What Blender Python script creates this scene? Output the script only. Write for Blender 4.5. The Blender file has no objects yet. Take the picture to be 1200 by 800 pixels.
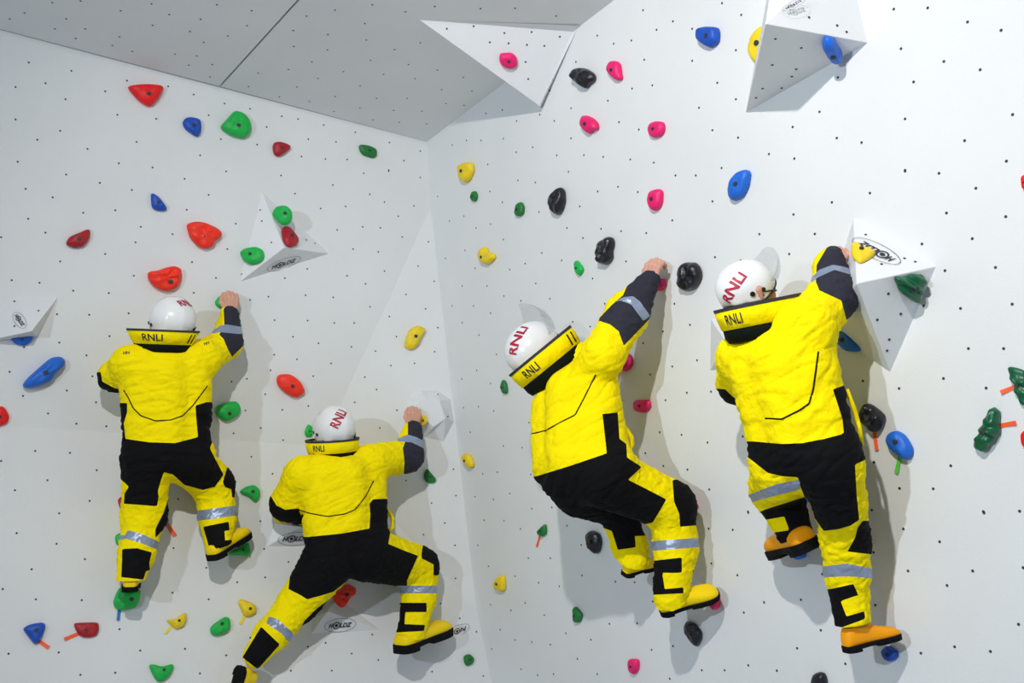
import bpy, bmesh, math, random
import numpy as np
from mathutils import Vector, Matrix, noise as mnoise

C = bpy.context.scene
COL = C.collection
PI = math.pi

# ------------------------------------------------------------------ camera
PITCH = math.atan(245/1100)
CAM = np.array((0.0, 0.0, 1.6))
FW = np.array((0, math.cos(PITCH), math.sin(PITCH)))
RT = np.array((1.0, 0, 0))
UP = np.array((0, -math.sin(PITCH), math.cos(PITCH)))
cam_data = bpy.data.cameras.new('camera'); cam = bpy.data.objects.new('camera', cam_data); COL.objects.link(cam)
cam.location = CAM; cam.rotation_euler = (PI/2 + PITCH, 0, 0)
cam_data.sensor_width = 36; cam_data.lens = 33.0; cam_data.clip_start = .05; cam_data.clip_end = 200
C.camera = cam

# ------------------------------------------------------------------ light of the hall
w = bpy.data.worlds.new('hall_light'); C.world = w; w.use_nodes = True
bg = w.node_tree.nodes['Background']; bg.inputs[0].default_value = (.82, .91, 1, 1); bg.inputs[1].default_value = .22
def flood(name, loc, target, energy, col, radius, angle):
    d = bpy.data.lights.new(name, 'SPOT'); d.energy = energy; d.color = col; d.shadow_soft_size = radius; d.spot_size = math.radians(angle); d.spot_blend = 1
    o = bpy.data.objects.new(name, d); COL.objects.link(o); o.location = loc
    o.rotation_euler = (Vector(target)-Vector(loc)).to_track_quat('-Z', 'Y').to_euler(); return o
flood('hall_floodlight', (-2.9, -.9, 2.5), (2.2, 2.6, 3.5), 530, (.77, .885, 1), .05, 148)
flood('hall_floodlight', (-.7, .1, 4.28), (.42, 4.35, 2.0), 560, (1, .95, .88), .05, 113)
flood('floor_bounce_fill', (-.3, -1.2, 6.5), (-.3, -1.0, 0), 60, (1, .98, .95), .2, 70)  # added lamp: lights the unseen floor so its bounce lifts the soffit
def area(name, loc, target, sx, sy, energy, col):
    d = bpy.data.lights.new(name, 'AREA'); d.shape = 'RECTANGLE'; d.size = sx; d.size_y = sy; d.energy = energy; d.color = col
    o = bpy.data.objects.new(name, d); COL.objects.link(o); o.location = loc
    o.rotation_euler = (Vector(target)-Vector(loc)).to_track_quat('-Z', 'Y').to_euler(); return o
area('right_wall_fill', (-5.5, 0.5, 4.5), (1.6, 2.6, 2.2), 3.5, 2.5, 10, (.93, .965, 1))  # added soft fill from the left that brightens the right wall
C.view_settings.view_transform = 'Standard'; C.view_settings.look = 'None'
C.view_settings.gamma = 1; C.view_settings.use_curve_mapping = False
C.view_settings.exposure = -0.05

# ------------------------------------------------------------------ maths
def nrm(v): v = np.asarray(v, float); return v/np.linalg.norm(v)
def ray(px, py): return FW*1100 + RT*(px-600) - UP*(py-400)
def project(P):
    P = np.asarray(P, float)-CAM
    z = P@FW
    return 600+1100*(P@RT)/z, 400-1100*(P@UP)/z, z
class Plane:
    def __init__(s, p, n):
        s.p = np.asarray(p, float); s.n = nrm(n)
        if s.n@(CAM-s.p) < 0: s.n = -s.n
    def hit(s, px, py, off=0.0):
        d = ray(px, py); t = ((s.p+s.n*off-CAM)@s.n)/(d@s.n)
        return CAM+d*t
def plane3(a, b, c): return Plane(a, np.cross(np.subtract(b, a), np.subtract(c, a)))
Z = np.array((0, 0, 1.0))
EF = math.hypot(1100, 245)
yl = math.atan2(2329-600, EF); yr = math.atan2(-134-600, EF)
dL = np.array((math.sin(yl), math.cos(yl), 0)); dR = np.array((math.sin(yr), math.cos(yr), 0))
_r = ray(500, 166); PC = CAM+_r*(5.9/_r[1])
nL0 = nrm((dL[1], -dL[0], 0)); nR0 = nrm((-dR[1], dR[0], 0))
if nL0@(CAM-PC) < 0: nL0 = -nL0
if nR0@(CAM-PC) < 0: nR0 = -nR0
def tilt(n, deg): a = math.radians(deg); return n*math.cos(a) - Z*math.sin(a)   # + leans out at the top
PR = Plane(PC, tilt(nR0, 8.5))
PLU = Plane(PC, tilt(nL0, 6.5))
PS = Plane(PC, (0, 0, -1))
_A = PR.hit(504.5, 243.3)
_B = PR.hit(568, 800); _F = PLU.hit(377, 522)
PF = plane3(_A, _B, _F)
PT = plane3(PC, _F, _A)
PLL = Plane(_F, tilt(nL0, -10))
def which(px, py):
    if px <= 500 and py < 35+.262*px: return PS
    if px > 500 and py < 166-.755*(px-500): return PS
    if px > 500+.1073*(py-166): return PR
    if py > 240 and px > 504.5-.4575*(py-243.3) and py < 522: return PF
    if py < 497+.0636*px: return PT if px > 500-.3455*(py-166) else PLU
    # lower: facet or lower panel, whichever lies in front
    a = PF.hit(px, py); b = PLL.hit(px, py)
    return PF if (a-CAM)@FW < (b-CAM)@FW else PLL
def at(px, py, off=0.0, pl=None):
    """point in the room `off` metres in front of the wall seen at a photo coordinate"""
    pl = pl or which(px, py)
    p = pl.hit(px, py); v = nrm(CAM-p)
    return p+v*(off/max(.3, v@pl.n))
def mpp(p): return ((np.asarray(p)-CAM)@FW)/1100

# ------------------------------------------------------------------ materials
def lin(c):
    f = lambda u: u/12.92 if u <= .04045 else ((u+.055)/1.055)**2.4
    return (f(c[0]/255), f(c[1]/255), f(c[2]/255), 1)
def material(name, rgb, rough=.5, metal=0, bump=0, bscale=200, var=0, vscale=6, spec=.5, dist=.002, coat=0):
    m = bpy.data.materials.new(name); m.use_nodes = True; nt = m.node_tree; b = nt.nodes['Principled BSDF']
    b.inputs['Base Color'].default_value = lin(rgb); b.inputs['Roughness'].default_value = rough
    b.inputs['Metallic'].default_value = metal; b.inputs['Specular IOR Level'].default_value = spec
    b.inputs['Coat Weight'].default_value = coat
    tc = nt.nodes.new('ShaderNodeTexCoord')
    if bump:
        n = nt.nodes.new('ShaderNodeTexNoise'); n.inputs['Scale'].default_value = bscale; n.inputs['Detail'].default_value = 3
        nt.links.new(tc.outputs['Object'], n.inputs['Vector'])
        bp = nt.nodes.new('ShaderNodeBump'); bp.inputs['Strength'].default_value = bump; bp.inputs['Distance'].default_value = dist
        nt.links.new(n.outputs['Fac'], bp.inputs['Height']); nt.links.new(bp.outputs['Normal'], b.inputs['Normal'])
    if var:
        n = nt.nodes.new('ShaderNodeTexNoise'); n.inputs['Scale'].default_value = vscale; n.inputs['Detail'].default_value = 6
        nt.links.new(tc.outputs['Object'], n.inputs['Vector'])
        r = nt.nodes.new('ShaderNodeValToRGB'); k = lin(rgb)
        r.color_ramp.elements[0].position = .3; r.color_ramp.elements[1].position = .7
        r.color_ramp.elements[0].color = (k[0]*(1-var), k[1]*(1-var), k[2]*(1-var), 1)
        r.color_ramp.elements[1].color = (min(1, k[0]*(1+var*.5)), min(1, k[1]*(1+var*.5)), min(1, k[2]*(1+var*.5)), 1)
        nt.links.new(n.outputs['Fac'], r.inputs['Fac']); nt.links.new(r.outputs['Color'], b.inputs['Base Color'])
    return m
M = {}
M['wall'] = material('white_wall_paint', (226, 229, 231), .75, bump=.35, bscale=160, var=.035, vscale=1.5, spec=.25)
M['wall_r'] = M['wall']
M['soffit'] = material('grey_white_soffit_paint', (229, 231, 233), .8, bump=.35, bscale=160, var=.03, vscale=2, spec=.2)
M['volume'] = material('white_volume_paint', (226, 229, 233), .65, bump=.4, bscale=220, spec=.3)
M['volume_grey'] = material('grey_volume_paint', (214, 216, 218), .7, bump=.4, bscale=220, spec=.3)
M['dark'] = material('dark_joint', (92, 94, 98), .8)
M['steel'] = material('bolt_steel', (120, 122, 120), .45, metal=.8)
M['boltdark'] = material('bolt_hole_dark', (52, 54, 58), .6)
M['ink'] = material('black_print', (34, 36, 44), .6)
M['mat'] = material('crash_mat', (176, 180, 186), .8, bump=.3, bscale=60)
HC = dict(red=(240, 12, 18), orange=(255, 48, 22), darkred=(172, 18, 34), green=(10, 182, 74), darkgreen=(14, 118, 48),
          pine=(4, 92, 58), blue=(12, 78, 186), sky=(18, 104, 214), yellow=(242, 212, 22), pink=(238, 18, 112), black=(24, 26, 36))
for k, c in HC.items():
    M['hold_'+k] = material('hold_plastic_'+k, c, .5 if k not in ('black', 'pine') else .33, bump=.6, bscale=90, dist=.003, var=.10, vscale=22)
M['tape_orange'] = material('tape_orange', (255, 96, 40), .6); M['tape_green'] = material('tape_green', (92, 206, 70), .6)
M['tape_blue'] = material('tape_blue', (20, 120, 190), .6); M['tape_yellow'] = material('tape_yellow', (244, 226, 60), .6)
M['yellow'] = material('yellow_suit_fabric', (255, 232, 0), .8, bump=.75, bscale=17, dist=.02, var=.03, vscale=9, spec=.1)
M['blackf'] = material('black_suit_fabric', (12, 12, 15), .85, bump=.5, bscale=120, dist=.003, spec=.15)
M['greyf'] = material('dark_grey_sleeve_fabric', (42, 43, 56), .8, bump=.5, bscale=150, dist=.003, spec=.3)
M['tape'] = material('reflective_tape', (146, 160, 186), .38, metal=.35, bump=.4, bscale=70, dist=.003)
M['trim'] = material('collar_trim', (44, 44, 54), .7)
M['lining'] = material('collar_lining', (10, 17, 10), .8, bump=.6, bscale=30, dist=.006, spec=.12)
M['boot'] = material('yellow_rubber_boot', (252, 218, 0), .5, spec=.25); M['amber'] = material('amber_rubber_boot', (252, 164, 0), .5, spec=.25)
M['sole'] = material('black_rubber_sole', (14, 14, 18), .8, spec=.15)
M['skin'] = material('skin', (214, 160, 138), .55, bump=.3, bscale=120, var=.08, vscale=25)
M['helmet'] = material('white_helmet_shell', (238, 240, 242), .22, coat=.4)
M['red_ink'] = material('crimson_print', (176, 20, 58), .5)
M['blackp'] = material('black_plastic', (22, 22, 28), .4)
M['eye'] = material('eye', (235, 232, 228), .3)
M['goggle'] = material('dark_goggle', (40, 34, 40), .2)
def clear_mat():
    m = bpy.data.materials.new('clear_visor'); m.use_nodes = True; nt = m.node_tree
    for n in list(nt.nodes): nt.nodes.remove(n)
    o = nt.nodes.new('ShaderNodeOutputMaterial'); mx = nt.nodes.new('ShaderNodeMixShader')
    t = nt.nodes.new('ShaderNodeBsdfTransparent'); t.inputs[0].default_value = (.86, .87, .88, 1)
    g = nt.nodes.new('ShaderNodeBsdfGlossy'); g.inputs['Roughness'].default_value = .12
    mx.inputs[0].default_value = .10; nt.links.new(t.outputs[0], mx.inputs[1]); nt.links.new(g.outputs[0], mx.inputs[2])
    nt.links.new(mx.outputs[0], o.inputs[0]); return m
M['clear'] = clear_mat()
def lens_mat():
    m = clear_mat(); m.name = 'smoked_lens'
    for n in m.node_tree.nodes:
        if n.type == 'BSDF_TRANSPARENT': n.inputs[0].default_value = (.42, .40, .42, 1)
    return m
M['lens'] = lens_mat()
M['strapw'] = material('pale_grey_elastic', (206, 210, 216), .7)

# ------------------------------------------------------------------ object helpers
def mesh_obj(name, verts, faces, mat, parent=None, smooth=False):
    me = bpy.data.meshes.new(name); me.from_pydata([tuple(map(float, v)) for v in verts], [], [tuple(map(int, f)) for f in faces])
    me.validate(); me.update()
    if smooth: me.polygons.foreach_set('use_smooth', [True]*len(me.polygons))
    me.materials.append(mat)
    o = bpy.data.objects.new(name, me); COL.objects.link(o)
    if parent is not None: o.parent = parent; o.matrix_parent_inverse = Matrix.Translation(-parent.location)
    return o
def recentre(o, p):
    """move an object's origin to p without moving its mesh"""
    p = Vector(tuple(map(float, p))); o.data.transform(Matrix.Translation(-p)); o.location = p; return o
def empty(name, p):
    o = bpy.data.objects.new(name, None); COL.objects.link(o); o.location = tuple(map(float, p)); o.empty_display_size = .1; return o
def tag(o, label=None, cat=None, group=None, kind=None):
    if label: o['label'] = label
    if cat: o['category'] = cat
    if group: o['group'] = group
    if kind: o['kind'] = kind
    return o
def bevel_mod(o, wd, seg=2):
    m = o.modifiers.new('bevel', 'BEVEL'); m.width = wd; m.segments = seg; m.limit_method = 'ANGLE'; m.angle_limit = .5; return o
def orient_out(verts, faces, c):
    out = []
    for f in faces:
        a, b, d = (np.asarray(verts[i]) for i in f[:3])
        n = np.cross(b-a, d-a); m = sum(np.asarray(verts[i]) for i in f)/len(f)
        out.append(list(f) if n@(m-c) > 0 else list(f)[::-1])
    return out
_text = {}
def text_mesh(s, bold=.0, shear=0.0):
    k = (s, bold, shear)
    if k in _text: return _text[k]
    cu = bpy.data.curves.new('lettering', 'FONT'); cu.body = s; cu.size = 1; cu.align_x = 'CENTER'; cu.align_y = 'CENTER'; cu.offset = bold; cu.shear = shear
    cu.resolution_u = 3
    o = bpy.data.objects.new('lettering', cu); COL.objects.link(o)
    dg = bpy.context.evaluated_depsgraph_get(); dg.update()
    me = bpy.data.meshes.new_from_object(o.evaluated_get(dg))
    V = np.array([v.co[:] for v in me.vertices])[:, :2]; Fs = [tuple(p.vertices) for p in me.polygons]
    bm = bmesh.new(); bm.from_mesh(me); bmesh.ops.triangulate(bm, faces=bm.faces[:])
    for _ in range(2):
        bmesh.ops.subdivide_edges(bm, edges=[e for e in bm.edges if e.calc_length() > .22], cuts=1, use_grid_fill=True); bmesh.ops.triangulate(bm, faces=bm.faces[:])
    bm.to_mesh(me); bm.free(); V = np.array([v.co[:] for v in me.vertices])[:, :2]; Fs = [tuple(p.vertices) for p in me.polygons]
    bpy.data.objects.remove(o); bpy.data.curves.remove(cu); bpy.data.meshes.remove(me)
    V[:, 0] -= (V[:, 0].min()+V[:, 0].max())/2; V[:, 1] -= (V[:, 1].min()+V[:, 1].max())/2
    wdt = V[:, 0].max()-V[:, 0].min(); hgt = V[:, 1].max()-V[:, 1].min()
    _text[k] = (V, Fs, wdt, hgt); return _text[k]
def cyl(p, n, r, h, seg=10, r2=None):
    """verts, faces of a capped cylinder standing on p along n"""
    n = nrm(n); a = nrm(np.cross(n, (0.3, .2, .9))); b = np.cross(n, a); r2 = r if r2 is None else r2
    V = []; 
    for (rr, hh) in ((r, 0), (r2, h)):
        for i in range(seg):
            t = 2*PI*i/seg; V.append(np.asarray(p)+a*math.cos(t)*rr+b*math.sin(t)*rr+n*hh)
    Fc = [(i, (i+1) % seg, seg+(i+1) % seg, seg+i) for i in range(seg)] + [tuple(range(seg-1, -1, -1)), tuple(range(seg, 2*seg))]
    return V, Fc
class Bag:
    def __init__(s): s.V = []; s.F = []
    def add(s, VF):
        k = len(s.V); s.V += [np.asarray(v) for v in VF[0]]; s.F += [[i+k for i in f] for f in VF[1]]; return s

# ------------------------------------------------------------------ setting: climbing walls, soffit, mat
_P = {}
def poly_wall(name, pts, pl, thick, mat, front=None):
    V = [np.asarray(p) for p in pts]; n = len(V)
    V += [p-pl.n*thick for p in V[:n]]
    front = front or [list(range(n))]
    Fc = [list(f) for f in front]+[[i+n for i in f][::-1] for f in front]+[[i, i+n, (i+1) % n+n, (i+1) % n] for i in range(n)]
    c = sum(V)/len(V); o = mesh_obj(name, V, orient_out(V, Fc, c), mat); recentre(o, c); tag(o, kind='structure'); return o
def on_plane_z(pl, p, d, z):  # slide p in the plane along its steepest direction to height z
    s = nrm(Z-pl.n*(Z@pl.n)); p = np.asarray(p); return p+s*((z-p[2])/s[2])
def meet(p1, p2, z):          # point where two planes and a height meet
    A = np.array((p1.n, p2.n, Z)); return np.linalg.solve(A, (p1.n@p1.p, p2.n@p2.p, z))
zc = PC[2]
zb = 0.0
# corner: upper panel / right wall meet down to A, then the facet
top = PC
a_ = _A
b_ = meet(PF, PR, zb)
foldR = _F; foldL = _F-dL*5.2
wall_left = poly_wall('wall_left', [PC, PC-dL*5.2, on_plane_z(PLU, PC-dL*5.2, 0, _F[2]), _F, a_], PLU, .06, M['wall'], [[0, 1, 2, 3], [0, 3, 4]])
f_l = meet(PF, PLL, zb)
facet = poly_wall('wall_corner', [a_, _F, f_l, b_], PF, .06, M['wall'])
lower = poly_wall('wall_lower', [_F, foldL, on_plane_z(PLL, foldL, 0, zb), f_l], PLL, .06, M['wall'])
rt = PC-dR*5.4
wall_right = poly_wall('wall_right', [PC+Z*0, rt, on_plane_z(PR, rt, 0, zb), b_, a_], PR, .06, M['wall'])
# above the soffit line the right wall carries on where the soffit ends (out of frame)
SOF = 2.35
sA = PS.hit(258, 101); sB = PS.hit(350, 0); sd = nrm(sB-sA)
ceiling = poly_wall('ceiling', [PC+Z*.03+(-dL*.0), PC-dL*5.2+Z*.03, PC-dL*5.2-dR*SOF+Z*.03, PC-dR*SOF+Z*.03], Plane(PC+Z*.03, -Z), .05, M['dark'])
def strip(p, q, nm):
    V = [p[0], p[1], q[1], q[0]]; V = [np.asarray(v) for v in V]; V += [v+Z*.028 for v in V]
    Fc = [[0, 1, 2, 3], [7, 6, 5, 4]]+[[i, i+4, (i+1) % 4+4, (i+1) % 4] for i in range(4)]
    o = mesh_obj(nm, V, orient_out(V, Fc, sum(V)/8), M['soffit'], ceiling); return o
sC = sA+sd*((SOF-.02)/max(.2, abs(sd@dR)))
g = nrm(np.cross(sd, Z))*.006
if g@dL < 0: g = -g
strip((PC, PC-dR*(SOF-.02)), (sA+g, sC+g), 'panel')
strip((sA-g, sC-g), (PC-dL*5.2, PC-dL*5.2-dR*(SOF-.02)), 'panel')
mb = Bag()
V = [(-7, -6, -.3), (6, -6, -.3), (6, 7, -.3), (-7, 7, -.3), (-7, -6, 0), (6, -6, 0), (6, 7, 0), (-7, 7, 0)]
tag(mesh_obj('floor', V, [(3, 2, 1, 0), (4, 5, 6, 7), (0, 1, 5, 4), (1, 2, 6, 5), (2, 3, 7, 6), (3, 0, 4, 7)], M['mat']), kind='structure')

# ------------------------------------------------------------------ wall volumes
VFACE = {}
def volume(name, base, apexes, faces, label, mats=None, pl=None, mat='volume'):
    """base: photo points on the wall; apexes: (x, y, off); faces index base then apex points"""
    P = [at(x, y, 0, pl) for x, y in base]+[at(x, y, o_, pl) for x, y, o_ in apexes]
    pw = pl or which(*base[0])
    back = [p-pw.n*.006 for p in P[:len(base)]]
    V = P+back; nb = len(base); n0 = len(P)
    Fc = [list(f) for f in faces]+[[n0+i for i in range(nb)]]+[[i, (i+1) % nb, n0+(i+1) % nb, n0+i] for i in range(nb)]
    c = sum(P)/len(P); c = c-pw.n*.02
    Fo = orient_out(V, Fc, c)
    o = mesh_obj('wall_volume', V, Fo, M[mat]); recentre(o, P[0]); tag(o, label, 'wall volume', 'white plywood volumes on the climbing walls')
    bevel_mod(o, .004, 2)
    for i, f in enumerate(faces):
        pf = plane3(P[f[0]], P[f[1]], P[f[2]]); VFACE[name, i] = pf
    VFACE[name] = o
    return o
V1 = volume('v1', [(491, 23), (668, 34), (582, 105)], [(632, 124, .0), (677, 33, .0)], [], 'x') if False else None
def free_volume(name, P, faces, label, mat='volume'):
    c = sum(P)/len(P); o = mesh_obj('wall_volume', P, orient_out(P, faces, c), M[mat]); recentre(o, P[0])
    tag(o, label, 'wall volume', 'white plywood volumes on the climbing walls'); bevel_mod(o, .004, 2)
    for i, f in enumerate(faces): VFACE[name, i] = plane3(P[f[0]], P[f[1]], P[f[2]])
    VFACE[name] = o; return o
# the wedge that bridges soffit and right wall
k1 = PS.hit(491, 23); k2 = PS.hit(673, 36); k3 = PR.hit(632, 124, .045); k2b = PR.hit(677, 33); k3b = PR.hit(634, 126); k4 = PS.hit(598, 92); k5 = PS.hit(668, 40)
free_volume('v1', [k1, k2, k3, k4, k2b, k3b], [(0, 1, 2), (0, 2, 5, 3), (1, 4, 5, 2), (0, 3, 4, 1), (3, 5, 4)], 'large bluish white triangular wedge filling the corner between soffit and right wall')
volume('v2', [(874, 132), (1017, 50), (990, -60), (914, -85)], [(897, 28, .42)], [(0, 4, 1), (4, 2, 1), (4, 3, 2), (4, 0, 3)],
       'big white pyramid volume cut by the top edge of the photo, dark underside', pl=PR)
volume('v3', [(307, 225), (386, 297), (281, 330)], [(333, 290, .16)], [(0, 3, 2), (0, 1, 3), (3, 1, 2)],
       'small three sided white pyramid on the left wall carrying green and red holds', pl=PLU)
volume('v4', [(20, 346), (68, 348), (44, 394), (-30, 402)], [(37, 388, .14)], [(0, 1, 4), (1, 2, 4), (4, 2, 3), (0, 4, 3)],
       'white pyramid volume cut by the left edge of the photo above the long blue hold', pl=PLU)
volume('v5', [(1000, 256), (1097, 312), (1043, 436), (962, 380)], [(1004, 332, .27)], [(0, 1, 4), (1, 2, 4), (4, 2, 3), (0, 4, 3)],
       'large white pyramid volume held by the rightmost climber, with ribbed green hold', pl=PR)
volume('v6', [(477, 486), (481, 467), (493, 457), (512, 457), (528, 468), (532, 494), (520, 517), (497, 512)],
       [(487, 480, .09), (498, 466, .10), (515, 469, .10), (522, 490, .10), (508, 500, .09)],
       [(0, 1, 9, 8), (1, 2, 9), (2, 3, 10, 9), (3, 4, 10), (4, 5, 11, 10), (5, 6, 11), (6, 7, 12, 11), (7, 0, 8, 12), (8, 9, 10, 11, 12)],
       'rounded many sided white volume under the raised hand of the lowest climber', pl=PF)
volume('v7', [(313, 640), (322, 613), (372, 610), (392, 640)], [(352, 617, .10)], [(0, 1, 4), (1, 2, 4), (2, 3, 4), (0, 4, 3)],
       'white volume half hidden behind the bent left elbow of the lowest climber', pl=PLL)
volume('v8', [(365, 742), (366, 724), (396, 700), (446, 738)], [(384, 716, .07)], [(0, 1, 4), (1, 2, 4), (2, 3, 4), (0, 4, 3)],
       'flat white volume in shadow below the red hold and outstretched leg', pl=PLL)
volume('v9', [(500, 752), (530, 722), (566, 745), (534, 770)], [(530, 752, .05)], [(0, 1, 4), (1, 2, 4), (2, 3, 4), (0, 4, 3)],
       'flat white volume beside the boot toe of the lowest climber', pl=PF)
volume('v10', [(833, 374), (832, 434), (896, 430), (890, 372)], [(852, 402, .12)], [(0, 4, 1), (1, 4, 2), (4, 3, 2), (0, 3, 4)],
       'white volume mostly hidden behind the left shoulder of the rightmost climber', pl=PR)

def decal(name, s, pl, p0, p1, parent, mat, up_px=None, bold=.01, shear=0, lift=.0015, extra=None):
    """print lettering on a face: runs from photo point p0 to p1 along the face"""
    a = pl.hit(*p0); b = pl.hit(*p1); r = nrm(b-a); u = np.cross(pl.n, r); c = (a+b)/2+pl.n*lift
    V2, Fc, wd, hg = text_mesh(s, bold, shear); k = np.linalg.norm(b-a)/wd
    V = [c+r*v[0]*k+u*v[1]*k for v in V2]; B = Bag().add((V, Fc))
    if extra: extra(B, c, r, u, np.linalg.norm(b-a), hg*k)
    o = mesh_obj(name, B.V, B.F, mat, parent); return o
def ring2(B, c, r, u, a, b, t, seg=40):
    V = []; 
    for i in range(seg):
        q = 2*PI*i/seg; d = (math.cos(q), math.sin(q))
        V += [c+r*d[0]*a+u*d[1]*b, c+r*d[0]*(a-t)+u*d[1]*(b-t)]
    B.add((V, [[2*i, 2*((i+1) % seg), 2*((i+1) % seg)+1, 2*i+1] for i in range(seg)]))
def oval(B, c, r, u, L, h):
    ring2(B, c, r, u, L*.66, h*1.25, L*.014)
def logo(vol, fi, s_l, s_r, p0, p1, ox=.5):
    """oval badge: letters, with a target ring as the O"""
    pl = VFACE[vol, fi]; par = VFACE[vol]
    a = pl.hit(*p0); b = pl.hit(*p1); L = np.linalg.norm(b-a); r = nrm(b-a); u = np.cross(pl.n, r); c = (a+b)/2+pl.n*.005
    B = Bag(); h = L*.25
    for s, x0, x1 in ((s_l, 0, ox-.14), (s_r, ox+.14, 1)):
        V2, Fc, wd, hg = text_mesh(s, .03, .25)
        cc = c+r*L*((x0+x1)/2-.5); kx = L*(x1-x0)/wd; ky = h*.8/hg
        B.add(([cc+r*v[0]*kx+u*v[1]*ky for v in V2], Fc))
    co = c+r*L*(ox-.5); ring2(B, co, r, u, h*.62, h*.62, h*.16, 24); ring2(B, co, r, u, h*.26, h*.26, h*.255, 16)
    ring2(B, c, r, u, L*.68, h*1.2, L*.016)
    return mesh_obj('logo', B.V, B.F, M['ink'], par)
logo('v3', 2, 'H', 'LDZ', (318, 313), (347, 304), .33)
logo('v5', 0, 'H', 'LDZ', (1046, 306), (1007, 284), .31)
logo('v2', 2, 'H', 'LDZ', (921, 12), (940, 1), .33)
logo('v7', 3, 'H', 'LDZ', (331, 631), (362, 630), .33)
logo('v8', 3, 'H', 'LDZ', (385, 733), (412, 731), .33)
logo('v9', 2, 'T', 'N', (524, 743), (546, 735), .5)
logo('v4', 3, 'H', 'LDZ', (19, 369), (28, 382), .33)

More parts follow.
